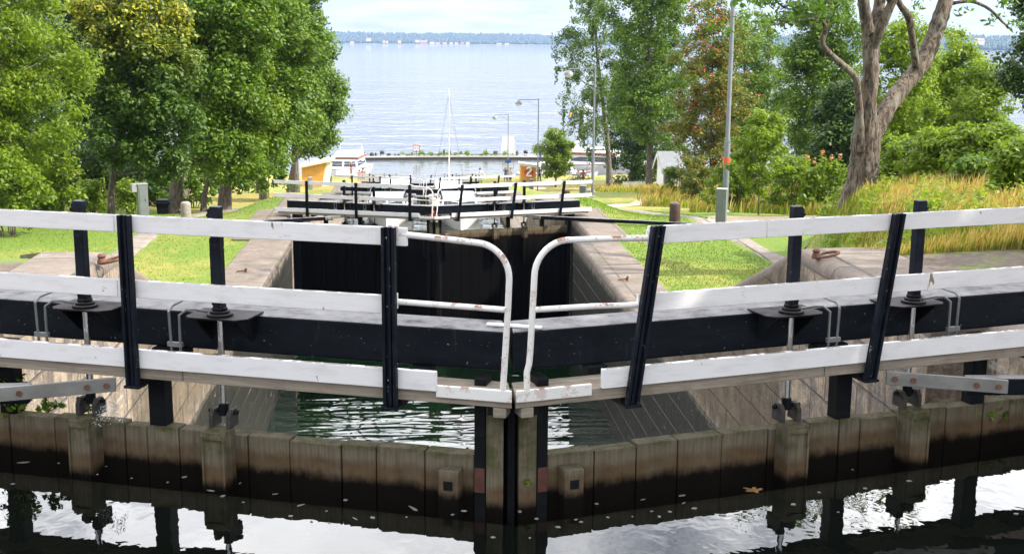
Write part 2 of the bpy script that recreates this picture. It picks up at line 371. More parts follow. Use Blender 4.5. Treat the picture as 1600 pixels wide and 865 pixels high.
W_WHITE = mk_white()
W_TUBE = None
def mk_tube():
    m = NT('chipped_white_tube_paint'); p = m.obj()
    r = m.ramp(m.noise(m.scale(p, 5, 5, 5), 1.8, 6, .75), [(.55, 0), (.575, 1)])
    up = m.step(m.sep(m.nrm(), 2), -.2, .7)
    r = m.math('MULTIPLY', r, m.math('ADD', .25, m.math('MULTIPLY', up, .75)))
    rust = m.mix(m.noise(p, 30, 3), (.18, .055, .02), (.42, .17, .08))
    c = m.mix(r, m.mix(m.noise(p, 6, 4), (.80, .79, .78), (.68, .66, .63)), rust)
    m.bsdf(c, .4, m.bump(m.noise(p, 25, 4), .15, .01)); return m.mat
W_TUBE = mk_tube()
B_POST = mk_black('blue_black_post_paint', (.006, .008, .013))
B_BEAM = mk_black('blue_black_beam_paint', (.0035, .0055, .0085), top=(.25, .245, .25), rough=.45)
B_PLAIN = mk_black('black_steel_paint', (.005, .006, .0075), rough=.5, chips=.74)
B_PLATE = mk_black('dusty_black_steel', (.006, .006, .007), top=(.085, .078, .08), rough=.5)
GREYW = mk_wood('silvered_deck_wood', (.20, .165, .125), (.36, .31, .25))

PLANK = mk_planks()
MITREW = mk_planks('mitre_post_wood', .07)
PADDLE = mk_planks('worn_paddle_post_wood', .07)
CHROME = simple('bright_rod_steel', (.62, .63, .64), .18, .05, 6, 1)
STEEL = simple('dull_galvanised_steel', (.30, .31, .30), .5, .25, 9, .6, .1)
PIPEM = simple('grey_hydraulic_pipe', (.16, .165, .165), .45, .2, 8, .5)
EARM = simple('grimy_clevis_iron', (.035, .032, .028), .8, .5, 14, 0, .3)
RUST = simple('rusty_iron', (.13, .06, .035), .85, .45, 20, 0, .3)
LINKM = simple('weathered_zinc_bar', (.21, .21, .195), .55, .25, 5, .3, .2)
WALLM = mk_wall(); COPM = mk_coping(); PAVEM = mk_coping('platform_paving_stone', (.13, .11, .10), (.08, .07, .062), 2.4)
GROUND = mk_ground()
SLAB = mk_path('worn_slab_path', (.17, .145, .12), (.30, .255, .215), 1); SAND = mk_path('sandy_track', (.36, .26, .175), (.48, .37, .26))
CONC = simple('grey_concrete', (.36, .34, .31), .9, .25, 3, 0, .3)
GREYBOX = simple('grey_cabinet_paint', (.15, .17, .165), .5, .12, 4)
GREYBOX2 = simple('pale_cabinet_lid', (.26, .27, .26), .5, .12, 4)
LAMPM = simple('galvanised_lamp_pole', (.20, .215, .235), .5, .15, 3, .3)
LAMPG = simple('lamp_glass', (.75, .76, .75), .2, .05, 3)
ORANGE = simple('orange_tape', (.75, .10, .03), .5, .1, 3)
YELLOW = simple('ochre_board_wall', (.66, .34, .07), .8, .12, 3)
ROOFW = simple('pale_roof_board', (.62, .58, .50), .8, .15, 3)
BOATW = simple('white_gelcoat', (.80, .80, .80), .25, .04, 1.5)
GLASS = simple('dark_tinted_glass', (.025, .035, .055), .08, .2, 2)
BROWN = simple('varnished_brown_trim', (.22, .085, .045), .5, .2, 5)
REDP = simple('red_paint', (.72, .025, .02), .5, .1, 4)
BLUEP = simple('blue_sign_paint', (.03, .10, .30), .5, .1, 4)
BLACKP = simple('black_lettering', (.015, .015, .015), .6, .1, 4)
WHITEP = simple('clean_white_paint', (.80, .80, .79), .5, .05, 4)
REDBROWN = simple('tarred_bollard_wood', (.060, .032, .026), .6, .35, 7, 0, .3)
STONEM = simple('grey_stone', (.25, .225, .19), .95, .3, 9, 0, .5)
DARKST = simple('dark_wet_stone', (.045, .043, .04), .8, .4, 6)
BARK_G = mk_bark('grey_brown_bark', (.085, .068, .052), (.19, .16, .13))
BARK_A = mk_bark('ash_bark', (.036, .028, .021), (.23, .175, .13), .62)
BARK_B = mk_bark('birch_bark', (.06, .05, .042), (.26, .23, .20))
# ------------------------------------------------------------------ levels of the flight
GATES = [dict(M=(.56, 7.02), z=0.0), dict(M=(.46, 37.2), z=-3.27), dict(M=(.30, 66.3), z=-6.27), dict(M=(.10, 95.4), z=-9.3)]
def cx(Y): return .59-.0053*np.asarray(Y, dtype=float)
HW = 4.0
T_Y = [-14, 14, 14.4, 22.4, 22.9, 44.2, 44.6, 52.6, 53, 73.5, 74, 82, 82.4, 99.5, 100, 107.5, 140]
T_Z = [-.3, -.3, -.4, -3.3, -3.42, -3.42, -3.5, -6.3, -6.44, -6.44, -6.5, -9.35, -9.47, -9.47, -9.6, -11.75, -11.75]
S_Y = [-14, 14, 24, 38, 64, 69, 94, 96, 112, 140]
S_Z = [-.3, -.3, -3.42, -3.42, -6.44, -6.44, -9.47, -9.5, -11.8, -11.8]
B_Y = [-14, 14, 26, 36, 46, 60, 90, 116, 140]
B_Z = [-.3, -.28, -1.15, -2.2, -3.6, -5.4, -9.0, -11.75, -11.75]
def sst(t): t = np.clip(t, 0, 1); return t*t*(3-2*t)
def ground(X, Y):
    X = np.asarray(X, dtype=float); Y = np.asarray(Y, dtype=float)
    s = np.abs(X-cx(Y))
    t = np.interp(Y, T_Y, T_Z)-.05; S = np.interp(Y, S_Y, S_Z); b = np.interp(Y, B_Y, B_Z)
    g = t+(S-t)*sst((s-5.3)/2.4)
    k = sst((X-(5.2+.245*np.maximum(Y-14, 0)+.28*np.maximum(Y-29, 0)))/1.8)
    g = np.where(X > 0, g+(np.maximum(b, g)-g)*k, g)
    kl = sst((-X-11.5)/7)*sst((Y-12)/6)
    g = g+kl*.35*(1+np.sin(X*.31+Y*.2))*.5
    g = g+.05*np.sin(X*.9+1.3)*np.sin(Y*.7)*sst((s-6)/3)
    g = np.where(Y > 127.6, g+(-15.0-g)*sst((Y-127.6)/.8), g)
    return g
def gz(X, Y): return float(ground(X, Y))

# ground sheet with the canal cut out (columns run at a fixed offset from the canal axis)
offs = sorted(set([round(v, 2) for v in list(np.arange(4.6, 22, .6))+list(np.arange(22, 60, 2.5))+list(np.arange(60, 221, 20))]))
ys = [round(v, 2) for v in list(np.arange(-14, 60, .6))+list(np.arange(60, 127, 1.5))+[127.3, 127.6, 127.8, 128.0, 128.2, 128.4, 131, 140]]
V = []; F = []
for side in (-1, 1):
    b = len(V)
    for y in ys:
        for o in offs:
            x = float(cx(y))+side*o; V.append((x, y, gz(x, y)))
    n = len(offs)
    for i in range(len(ys)-1):
        for j in range(n-1):
            a = b+i*n+j; q = [a, a+1, a+n+1, a+n]
            F.append(q if side > 0 else q[::-1])
go = fast_mesh('ground', np.array(V), np.array(F), GROUND); go.data.polygons.foreach_set('use_smooth', [True]*len(go.data.polygons))
tag(go, kind='structure')

def drape(name, pts, w, mat, h=.035, ws=None):
    """strip of path lying on the ground"""
    P = [np.array(p, float) for p in pts]; rows = []
    for a, b in zip(P[:-1], P[1:]):
        n = max(2, int(np.linalg.norm(b-a)/.7))
        for i in range(n): rows.append(a+(b-a)*i/n)
    rows.append(P[-1]); V = []; F = []; K = 7
    rr = random.Random(len(pts)+int(w*10))
    for i, r in enumerate(rows):
        d = rows[min(i+1, len(rows)-1)]-rows[max(i-1, 0)]; d /= np.linalg.norm(d); nn = np.array([d[1], -d[0]])
        ww = w*(1+rr.uniform(-.25, .25)); 
        if ws: ww = np.interp(i/(len(rows)-1), [k/(len(ws)-1) for k in range(len(ws))], ws)*(1+rr.uniform(-.12, .12))
        for k in range(K):
            q = r+nn*ww*(k/(K-1)-.5); e = 0 if 0 < k < K-1 else -.07
            V.append((q[0], q[1], gz(*q)+h+e))
    for i in range(len(rows)-1):
        for k in range(K-1): F.append([i*K+k, i*K+k+1, (i+1)*K+k+1, (i+1)*K+k])
    o = fast_mesh(name, np.array(V), np.array(F), mat); return tag(o, kind='structure')
drape('path', [(9.35, 29), (9.1, 34), (8.75, 40), (8.5, 46), (8.6, 58), (8.3, 72), (8.2, 90), (7.5, 104)], .62, SLAB)
drape('path', [(-7.6, 27), (-7.75, 34), (-7.9, 40), (-8.0, 47), (-7.8, 60), (-7.7, 78), (-7.4, 95)], .75, SLAB)
drape('path', [(14.2, 37.2), (12.4, 37.4), (10.8, 37.9), (9.3, 38.3)], 4.6, SAND, .03, [1.6, 4.4, 5.0, 4.2])
drape('path', [(5.4, 53), (8.2, 57), (10.8, 61), (12.5, 66)], 1.6, SAND, .03, [1.2, 2.2, 2.4, 1.2])
drape('path', [(6.4, 86), (7.6, 100), (9.5, 110), (12, 118), (14, 124)], 2, SAND, .03)

# ------------------------------------------------------------------ lock walls and coping
REC = [(-3.0, 10.2), (34.2, 40.4), (63.3, 69.5), (92.4, 98.6)]      # the walls step back to take the opened leaves
def rec(y): return .5 if any(a+.02 < y < b+.02 for a, b in REC) else 0.0
def lock_wall(side):
    yy = []
    for a, b in zip(T_Y[:-1], T_Y[1:]):
        n = max(1, int((b-a)/2.0)); yy += [a+(b-a)*i/n for i in range(n)]
    yy = sorted([y for y in yy if y < 127.9]+[127.9]+[q for a, b in REC for q in (a, a+.04, b, b+.04)])
    root = empty('lock_wall', (float(cx(7))+side*HW, 7, -.3), 0)
    base = Vector(root.location)
    V = []; F = []; V2 = []; F2 = []
    rr = random.Random(5+side)
    for i, y in enumerate(yy):
        c = float(cx(y)); t = float(np.interp(y, T_Y, T_Z)); j = rr.uniform(-.012, .012)+rec(y)
        H = HW+rec(y); V += [(c+side*H, y, -16), (c+side*H, y, t-.16), (c+side*(HW+1), y, t-.16), (c+side*(HW+1), y, -16)]
        cw = (.68 if side < 0 else .86)+rr.uniform(-.04, .04) if y < 14.2 else 1
        # coping with a worn, rounded nose
        pr = [(-.0, -.16), (-.005, -.10), (.03, -.035), (.10, -.005), (.35, 0), (.8, .004), (1.16, 0), (1.18, -.45), (1.05, -.45), (1.05, -.16)]
        V2 += [(c+side*(HW+a+j), y, t+b+((j-rec(y))*.4 if 0 < k < 7 else 0)) for k, (a, b) in enumerate([(q[0]*(cw if q[0] > .2 else 1), q[1]) for q in pr])]
    n = 4; k2 = 10
    for i in range(len(yy)-1):
        for k in range(3): F.append([i*n+k, i*n+k+1, (i+1)*n+k+1, (i+1)*n+k])
        for k in range(k2): F2.append([i*k2+k, i*k2+(k+1) % k2, (i+1)*k2+(k+1) % k2, (i+1)*k2+k])
    m = MB(); m.add([Vector(v)-base for v in V], F+[[0, 1, 2, 3], [(len(yy)-1)*n+k for k in range(4)]]); m.build('masonry', WALLM, root)
    m = MB(); m.add([Vector(v)-base for v in V2], F2+[list(range(k2)), [(len(yy)-1)*k2+k for k in range(k2)]]); m.build('coping', COPM, root, smooth=True)
    return root
lw = lock_wall(-1); tag(lw, 'sunlit buff stone lock wall with stepped coping, on the side of the yellow hut and maple', 'wall', 'stone walls of the lock flight')
rw = lock_wall(1); tag(rw, 'shaded grey stone lock wall with stepped coping, below the bank with the forked tree', 'wall', 'stone walls of the lock flight')
# paved platforms beside the upper gate
def platform(side, x0, x1, y0, y1):
    V = []; F = []; nx, ny = 8, 26; rr = random.Random(side+3)
    for i in range(ny+1):
        for j in range(nx+1):
            y = y0+(y1-y0)*i/ny; ex = x1+(rr.uniform(-.5, .5) if j == nx else 0)
            x = x0+(ex-x0)*j/nx; V.append((float(cx(y))+side*x, y-(rr.uniform(0, .3) if i == ny and j > 2 else 0), -.318-(.05 if j == nx else 0)))
    for i in range(ny):
        for j in range(nx):
            a = i*(nx+1)+j; q = [a, a+1, a+nx+2, a+nx+1]; F.append(q if side > 0 else q[::-1])
    return tag(fast_mesh('pavement', np.array(V), np.array(F), PAVEM), kind='structure')

# ------------------------------------------------------------------ water
def leafline(g, v):   # plan points of the gate line at offset v upstream: left end, mitre, right end
    M = g['M']; pts = []
    for s, a in ((-1, ANG[0]), (1, ANG[1])):
        u = 4.8; pts.append((M[0]+s*(u*cos(a)+v*sin(a)), M[1]+u*sin(a)-v*cos(a)))
    return [pts[0], (M[0], M[1]-v/cos((ANG[0]+ANG[1])/2)), pts[1]]
ANG = (radians(18.5), radians(16))
def water_between(name, ya, za, gate_dn, z, mat, up=None):
    l = leafline(gate_dn, .18); poly = [(float(cx(ya))-4.05, ya), (float(cx(ya))+4.05, ya)] if up is None else [leafline(up, .30)[0], leafline(up, .30)[1], leafline(up, .30)[2]]
    P = poly+[l[2], l[1], l[0]]
    if up is not None: P = [poly[0], poly[1], poly[2], l[2], l[1], l[0]]
    me = bpy.data.meshes.new(name); n = len(P)
    me.from_pydata([(p[0], p[1], z) for p in P], [], [[0, 1, 4, 5], [1, 2, 3, 4]] if up is not None else [[0, 1, 3, 4], [1, 2, 3]])
    me.materials.append(mat); o = bpy.data.objects.new(name, me); COL.objects.link(o); return tag(o, kind='structure')
WAT_UP = mk_water('dark_canal_water', (.003, .004, .003), [(1, .55, 1.3, .006, 3), (1, .8, 7, .0011, 2)], .01, ior=1.38)
WAT_CH = mk_water('green_lock_water', (.003, .010, .004), [(.3, 1, 2.7, .034, 1), (.45, 1, .9, .04, 1)], .01, ior=1.42)
WAT_LK = mk_water('lake_water', (.06, .07, .085), [(.8, .6, .42, .44, 2), (.8, .7, 1.5, .03, 2), (.5, .8, .07, .9, 4), (.3, 1, .012, 1.8, 4)], .05, ior=1.25)
WL = [-.745, -6.8, -6.95, -9.95]
water_between('water', -14, 0, GATES[0], WL[0], WAT_UP)
for i in range(3): water_between('water', 0, 0, GATES[i+1], WL[i+1], WAT_CH, GATES[i])
LAKEZ = -13.25
def sheet(name, x0, x1, y0, y1, z, mat):
    me = bpy.data.meshes.new(name); me.from_pydata([(x0, y0, z), (x1, y0, z), (x1, y1, z), (x0, y1, z)], [], [[0, 1, 2, 3]])
    me.materials.append(mat); o = bpy.data.objects.new(name, me); COL.objects.link(o); return tag(o, kind='structure')
sheet('water', -4.6, 4.4, 95.8, 128.2, LAKEZ+.004, WAT_CH)
WAT_BA = mk_water('sheltered_basin_water', (.09, .10, .115), [(.6, .8, .6, .075, 3), (.8, 1, 2.2, .015, 2)], .05)
sheet('water', -60, 80, 128.2, 159.0, LAKEZ+.005, WAT_BA)
sheet('lake', -3500, 5100, 127.9, 6050, LAKEZ, WAT_LK)

# ------------------------------------------------------------------ lock gate leaves
def gate_leaf(s, full):
    """one mitre-gate leaf, local x = s*distance from the mitre, -y towards the upper water"""
    a = ANG[0] if s < 0 else ANG[1]; ta = tan(a)
    root = empty('lock_gate', (0, 0, 0))
    def X(u): return s*u
    def slab(m, u0, u1, v0, v1, z0, z1, cut=True, mi=0):
        """v0<v1 (upstream positive); the mitre end follows the bisector"""
        c0, c1 = (u0-v0*ta, u0-v1*ta) if cut else (u0, u0)
        m.hexa([(X(c1), -v1, z0), (X(u1), -v1, z0), (X(u1), -v0, z0), (X(c0), -v0, z0), (X(c1), -v1, z1), (X(u1), -v1, z1), (X(u1), -v0, z1), (X(c0), -v0, z1)], mi)
    rr = random.Random(11 if s < 0 else 12)
    # great black top beam
    m = MB(); slab(m, .02, 5.05, -.66, -.345, .055, .312); tb = m.build('top_beam', B_BEAM, root, bevel=.014)
    m = MB(); m.box(X(.02), X(.05), .35, .655, .05, .318); 
    # under-beam block
    m = MB(); m.box(X(.62), X(.76), .30, .40, -.02, .052); m.build('beam_block', B_PLAIN, root, bevel=.006); m = MB(); m.box(X(2.35), X(2.6), .30, .42, -.05, .052); m.build('beam_block', B_PLAIN, root, bevel=.006)
    # plank wall
    m = MB(); u = .30; 
    while u < 4.56:
        wv = rr.choice([.17, .24, .30, .33, .36]); e = min(4.62, u+wv-.008); o = rr.uniform(-.008, .008); h = rr.uniform(-.012, .012)
        m.box(X(u), X(e), .185-o, .30, -6.6, -.465+h); u += wv
    m.box(X(.30), X(4.62), .22, .305, -6.6, -.54)
    m.build('plank_wall', PLANK, root, bevel=.006)
    # mitre post (wood) and black steel posts
    m = MB(); slab(m, .05, .215, -.34, -.15, -6.6, -.078); m.build('mitre_post', MITREW, root, bevel=.01); m = MB(); slab(m, .012, .049, -.34, -.23, -6.6, -.078); m.build('mitre_gap_shade', B_PLAIN, root)  # recess strip coloured black for the shade in the deep mitre gap
    m = MB(); m.box(X(.22), X(.295), .165, .31, -6.6, .05); m.build('steel_post', B_PLAIN, root, bevel=.006)
    m = MB(); m.box(X(.225), X(.29), .157, .164, -.69, -.53); m.build('rust_patch', simple('primer_red_rust', (.075, .025, .016), .8, .35, 18, 0, .2), root)
    for u0 in (2.46, 3.62):
        m = MB(); m.box(X(u0), X(u0+.12), .20, .31, -.60, .05); m.build('steel_post', B_PLAIN, root, bevel=.006)
    m = MB(); m.box(X(4.54), X(4.78), .12, .42, -6.6, .05); m.build('heel_post', B_PLAIN, root, bevel=.01)
    # foot block with a bolt hole low on the planks
    m = MB(); m.box(X(.37), X(.50), .065, .183, -1.3, -.535); m.box(X(.405), X(.465), .058, .064, -.66, -.60, 1); m.build('guide_block', [PLANK, B_PLAIN], root, bevel=.008)
    # walkway: long boards
    m = MB()
    for k, (v0, v1) in enumerate(((-.30, -.205), (-.200, -.105), (-.10, 0))):
        cuts = [0.012, [1.7, 2.9, 2.2][k], [3.6, 4.2, 3.9][k], 5.2]
        for j, (p, q) in enumerate(zip(cuts[:-1], cuts[1:])): slab(m, p if j == 0 else p+.006, q, v0, v1, -.075, rr.uniform(-.004, .004), cut=(j == 0))
    m.build('walkway', GREYW, root, bevel=.005)
    for u0 in (.08, .72, 2.5, 4.0): m = MB(); m.box(X(u0), X(u0+.09), .02, .30, -.135, -.08); m.build('walkway_bearer', B_PLAIN, root, bevel=.004)
    m = MB(); m.box(X(.05), X(.13), .0, .12, -.14, -.078); m.build('bearer_end', GREYW, root, bevel=.004)
    # three white boards on raking black channel posts
    lean = 0.0 if s < 0 else .155
    ends = (.66, .78) if s < 0 else (.86, .80)
    for (z0, z1, u0) in ((.89, 1.0, ends[0]), (.468, .582, ends[1])):
        m = MB(); m.box(X(u0), X(2.62), -.028, 0, z0, z1); m.box(X(2.623), X(5.3), -.028, 0, z0, z1); m.build('handrail_board', W_WHITE, root, bevel=.004)
    m = MB(); m.box(X(.48 if s < 0 else .57), X(5.3), -.032, 0, .004, .128); m.build('toe_board', W_WHITE, root, bevel=.004)
    for u0 in (.765, 2.53, 4.18):
        m = MB()
        def pb(ua, ub, va, vb):
            z0, z1 = -.105, 1.005
            l0, l1 = -.02*lean, lean*.93
            m.hexa([(X(ua+l0), -vb, z0), (X(ub+l0), -vb, z0), (X(ub+l0), -va, z0), (X(ua+l0), -va, z0), (X(ua+l1), -vb, z1), (X(ub+l1), -vb, z1), (X(ub+l1), -va, z1), (X(ua+l1), -va, z1)])
        pb(u0-.043, u0+.043, .034, .046); pb(u0-.043, u0-.024, .046, .076); pb(u0+.024, u0+.043, .046, .076); pb(u0-.010, u0+.010, .046, .062)
        m.box(X(u0-.055), X(u0+.055), -.08, .02, -.125, -.107)
        p = m.build('rail_post', B_POST, root, bevel=.003)
        for zb in (.52, .06, .94):
            q = u0+lean*(zb)*.93+.014; m = MB()
            m.tube([(X(q), -.046, zb), (X(q), -.054, zb)], .006, 6); m.build('bolt', CHROME, p)
    # bent white tube rail at the mitre
    def arc(c, r, a0, a1, n=9):
        return [(c[0]+r*cos(radians(a0+(a1-a0)*i/n)), c[1]+r*sin(radians(a0+(a1-a0)*i/n))) for i in range(n+1)]
    if s < 0:
        pth = [(.74, .962), (.5, .948), (.24, .93)]+arc((.235, .725), .205, 88, -1)[1:]; pth = [p if i < 3 else (2*.235-p[0], p[1]) for i, p in enumerate(pth)]
        pth += [(.036, .55), (.052, .26), (.058, .15), (.064, .05)]
        mid = [(.75, .545), (.4, .54), (.045, .535)]
    else:
        pth = [(.88, .925), (.6, .935), (.32, .94)]; c = (.33, .73)
        pth += [(2*c[0]-p[0], p[1]) for p in arc(c, .21, 88, 0)[1:]]
        pth += [(.112, .55), (.098, .27), (.092, .2), (.078, .15), (.080, .05)]
        mid = [(.86, .51), (.5, .525), (.11, .53)]
    m = MB(); m.tube([(X(u), -.012, z) for u, z in pth], .019, 10); m.tube([(X(u), -.012, z) for u, z in mid], .018, 10)
    tr = m.build('tube_rail', W_TUBE, root, smooth=True)
    for (u, z) in (pth[0], mid[0]): m = MB(); m.box(X(u-.03), X(u+.035), -.036, -.03, z-.035, z+.045); m.box(X(u-.02), X(u+.04), -.03, .012, z-.045, z+.05); m.build('end_plate', W_TUBE, tr, bevel=.003)
    m = MB(); slab(m, .014, .485 if s < 0 else .505, -.006, .022, -.034, .040); m.box(X(.03), X(.48), -.02, .03, .003, .012)
    m.build('kick_plate', W_TUBE, root, bevel=.008)
    if s < 0:
        m = MB(); m.box(X(.30), X(-.06), .46, .50, .315, .330); m.build('cover_strip', WHITEP, root, bevel=.003)
    # two hydraulic paddle lifts
    for uc in ((2.02, 3.01) if s < 0 else (2.045, 3.035)):
        tag(root)
        lf = MB()
        lf.box(X(uc-.034), X(uc+.034), .154, .222, .36, 1.05)
        lift = lf.build('paddle_lift', B_PLAIN if False else B_POST, root, bevel=.008)
        m = MB(); m.lathe((X(uc), .188, 0), [(.085, .332), (.085, .350), (.064, .352), (.064, .368)], 16); m.lathe((X(uc), .188, 0), [(.05, .373), (.05, .39)], 12); m.build('flange', B_PLATE, lift, smooth=True)
        m = MB(); m.prism([(X(uc-.15), .10), (X(uc+.18), .10), (X(uc+.225), .15), (X(uc+.225), .40), (X(uc-.21), .40), (X(uc-.21), .16)], 'z', .318, .331)
        m.build('bracket_plate', B_PLATE, lift, bevel=.004)
        for du in (-.15, .15): m = MB(); m.prism([(.345, .315), (.12, .315), (.345, .13)], 'x', X(uc+du)-.007, X(uc+du)+.007); m.build('gusset', B_PLAIN, lift)
        m = MB(); m.tube([(X(uc), .188, .316), (X(uc), .188, -.26)], .021, 12); m.build('piston_rod', CHROME, lift, smooth=True)
        m = MB(); m.tube([(X(uc), .188, -.255), (X(uc), .188, -.335)], .034, 10); m.tube([(X(uc-.105), .188, -.313), (X(uc+.105), .188, -.313)], .014, 8); m.build('rod_eye', B_PLAIN, lift, smooth=True)
        for d in (-1, 1): m = MB(); m.prism([(.12, -.408), (.245, -.408), (.245, -.325), (.215, -.29), (.15, -.29), (.12, -.325)], 'x', X(uc+d*.062)-.016, X(uc+d*.062)+.016); m.build('clevis_ear', EARM, lift, bevel=.004)
        m = MB(); m.box(X(uc-.082), X(uc+.082), .03, .18, -1.5, -.41); m.box(X(uc-.082), X(uc-.066), .012, .029, -1.5, -.435); m.box(X(uc+.066), X(uc+.082), .012, .029, -1.5, -.435); m.box(X(uc-.065), X(uc+.065), .015, .029, -.462, -.43)
        m.build('paddle_post', PADDLE, lift, bevel=.006)
        m = MB(); q = uc+.054; m.tube([(X(q), .20, .86), (X(q), .20, 1.03)], .0135, 10); m.tube([(X(q), .20, .40), (X(q), .20, .84)], .008, 8)
        m.box(X(q-.022), X(q+.022), .18, .22, .858, .868); m.box(X(q-.02), X(q+.012), .18, .22, .98, 1.0); m.build('side_cylinder', B_PLAIN, lift, smooth=True)
        m = MB(); q = uc+.26
        m.tube([(X(uc+.09), .20, .352), (X(uc+.16), .15, .372), (X(q-.05), .13, .372), (X(q-.015), .10, .34), (X(q-.015), .10, .10), (X(q-.03), .14, .05), (X(uc+.08), .30, .04)], .009, 7); m.build('hydraulic_pipe', PIPEM, lift, smooth=True); m = MB()
        m.tube([(X(q+.06), .34, .40), (X(q+.06), .15, .39), (X(q+.06), .10, .36), (X(q+.05), .10, .10), (X(q+.03), .13, .035), (X(uc+.10), .32, .025)], .009, 7)
        m.box(X(q-.03), X(q+.075), .088, .112, .13, .16); m.build('hydraulic_pipe', PIPEM, lift, smooth=True)
    return root
def place_leaf(root, g, s):
    root.location = (g['M'][0], g['M'][1], g['z']); root.rotation_euler = (0, 0, ANG[1] if s > 0 else -ANG[0])
LAB = [('nearest lock gate leaf with upright rail posts, beside the buff sunlit wall', 'nearest lock gate leaf with outward-leaning rail posts, beside the grey shaded wall'),
       ('second lock gate leaf down, facing the empty chamber, on the yellow hut side', 'second lock gate leaf down, facing the empty chamber, ending near the tall grey lamp'),
       ('third lock gate leaf down, behind the second gate, on the yellow hut side', 'third lock gate leaf down, behind the second gate, on the lifebuoy hut side'),
       ('lowest lock gate leaf, smallest white rails by the harbour, on the yellow hut side', 'lowest lock gate leaf, smallest white rails by the harbour, on the lifebuoy hut side')]
leaves = {}
for k, s in enumerate((-1, 1)):
    proto = gate_leaf(s, True)
    for i, g in enumerate(GATES):
        o = proto if i == 0 else copy_tree(proto)
        place_leaf(o, g, s); tag(o, LAB[i][k], 'lock gate', 'mitre gate leaves of the lock flight'); leaves[i, s] = o

# gate arms (black booms with a bolted zinc link) and their cabinets
def gate_arm(s):
    root = empty('gate_arm')
    m = MB(); b0, b1 = Vector((s*2.75, -.03, -.16)), Vector((s*8.3, -2.1, -.12))
    def beam(P, Q, w0, h0, w1, h1):
        d = (Q-P).normalized(); n = Vector((-d.y, d.x, 0)).normalized(); z = Vector((0, 0, 1))
        m.hexa([P-n*w0-z*h0, P+n*w0-z*h0, Q+n*w1-z*h1, Q-n*w1-z*h1, P-n*w0+z*h0, P+n*w0+z*h0, Q+n*w1+z*h1, Q-n*w1+z*h1])
    beam(b0+Vector((s*.42, -.2, .0)), b1, .05, .06, .045, .05); m.build('boom', B_BEAM, root, bevel=.012)
    m = MB(); p0 = Vector((s*2.66, -.04, -.105)); p1 = Vector((s*3.40, -.36, -.15))
    d = (p1-p0).normalized(); n = Vector((-d.y, d.x, 0)).normalized()
    if n.y > 0: n = -n
    beam(p0+n*.03, p1+n*.03, .012, .047, .012, .047); lk = m.build('link_bar', LINKM, root, bevel=.004)
    for t in (.07, .22, .74, .92):
        m = MB(); q = p0+(p1-p0)*t+n*.043; m.tube([q, q+n*.012], .019, 8); m.build('bolt', RUST, lk)
    return root
ARMLAB = [('black gate arm with bolted zinc link below the toe board, beside the water spray', 'black gate arm with bolted zinc link below the toe board, above the weed tuft'),
          ('black tapering gate arm between the second gate and the cabinet with overhanging lid', 'long black tapering gate arm crossing the grass to the grey cabinet by the tall lamp'),
          ('black gate arm at the third gate on the yellow hut side', 'black gate arm at the third gate on the lifebuoy hut side')]
for k, s in enumerate((-1, 1)):
    pr = gate_arm(s)
    for i in range(3):
        o = pr if i == 0 else copy_tree(pr)
        g = GATES[i]; o.location = (g['M'][0], g['M'][1]+ (0 if i == 0 else 1.2), g['z']+(0 if i == 0 else .06)); o.rotation_euler = (0, 0, ANG[1] if s > 0 else -ANG[0])
        if i: 
            o.rotation_euler = (0, 0, radians(-3) if s > 0 else radians(3))
        tag(o, ARMLAB[i][k], 'gate arm', 'black arms that swing the lock gates')
# ------------------------------------------------------------------ foliage
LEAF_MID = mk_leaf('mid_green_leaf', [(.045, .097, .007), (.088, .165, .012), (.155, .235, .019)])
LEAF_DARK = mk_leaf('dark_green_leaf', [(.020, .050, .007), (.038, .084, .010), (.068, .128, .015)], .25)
LEAF_LIGHT = mk_leaf('light_green_leaf', [(.08, .14, .010), (.14, .215, .016), (.22, .285, .028)], .48)
LEAF_LIME = mk_leaf('lime_green_leaf', [(.11, .18, .011), (.16, .235, .016), (.23, .30, .032)], .48)
LEAF_MAPLE = mk_leaf('maple_leaf', [(.026, .062, .008), (.05, .105, .011), (.09, .155, .015)], .32, (.42, .38, .03), 6.0, 10.0)
LEAF_BIRCH = mk_leaf('birch_leaf', [(.05, .10, .02), (.085, .145, .03), (.13, .19, .06)], .4)
LEAF_ROWAN = mk_leaf('rowan_leaf', [(.05, .10, .010), (.085, .145, .014), (.12, .16, .02), (.17, .17, .025), (.24, .12, .025)], .35)
BERRY = simple('rowan_berry', (.50, .055, .015), .4, .3, 3)
LEAF_ASH = mk_leaf('ash_leaf', [(.045, .105, .014), (.075, .15, .02), (.12, .2, .035)], .4)

def unit(a): return a/np.maximum(np.linalg.norm(a, axis=1, keepdims=True), 1e-9)
def leaf_cloud(rng, C, R, per, size, droop=0, asp=.55, flat=.75, out_c=None):
    """leaves round clump centres C (n,3) with radii R (n,3)"""
    n = len(C); N = n*per; idx = np.repeat(np.arange(n), per)
    d = unit(rng.normal(size=(N, 3))); r = rng.random((N, 1))**.45
    P = C[idx]+d*r*R[idx]
    nrm = unit(d*.9+rng.normal(size=(N, 3))*.5+np.array([0, 0, .8]))
    t = unit(np.cross(nrm, rng.normal(size=(N, 3)))); t[:, 2] -= droop; t = unit(t); b = unit(np.cross(nrm, t))
    L = size*(.65+.7*rng.random((N, 1))); W = L*asp
    V = np.stack([P-t*L*.5, P+b*W*.5-t*L*.05, P+t*L*.5, P-b*W*.5-t*L*.05], 1).reshape(-1, 3)
    return V, np.arange(4*N).reshape(N, 4)

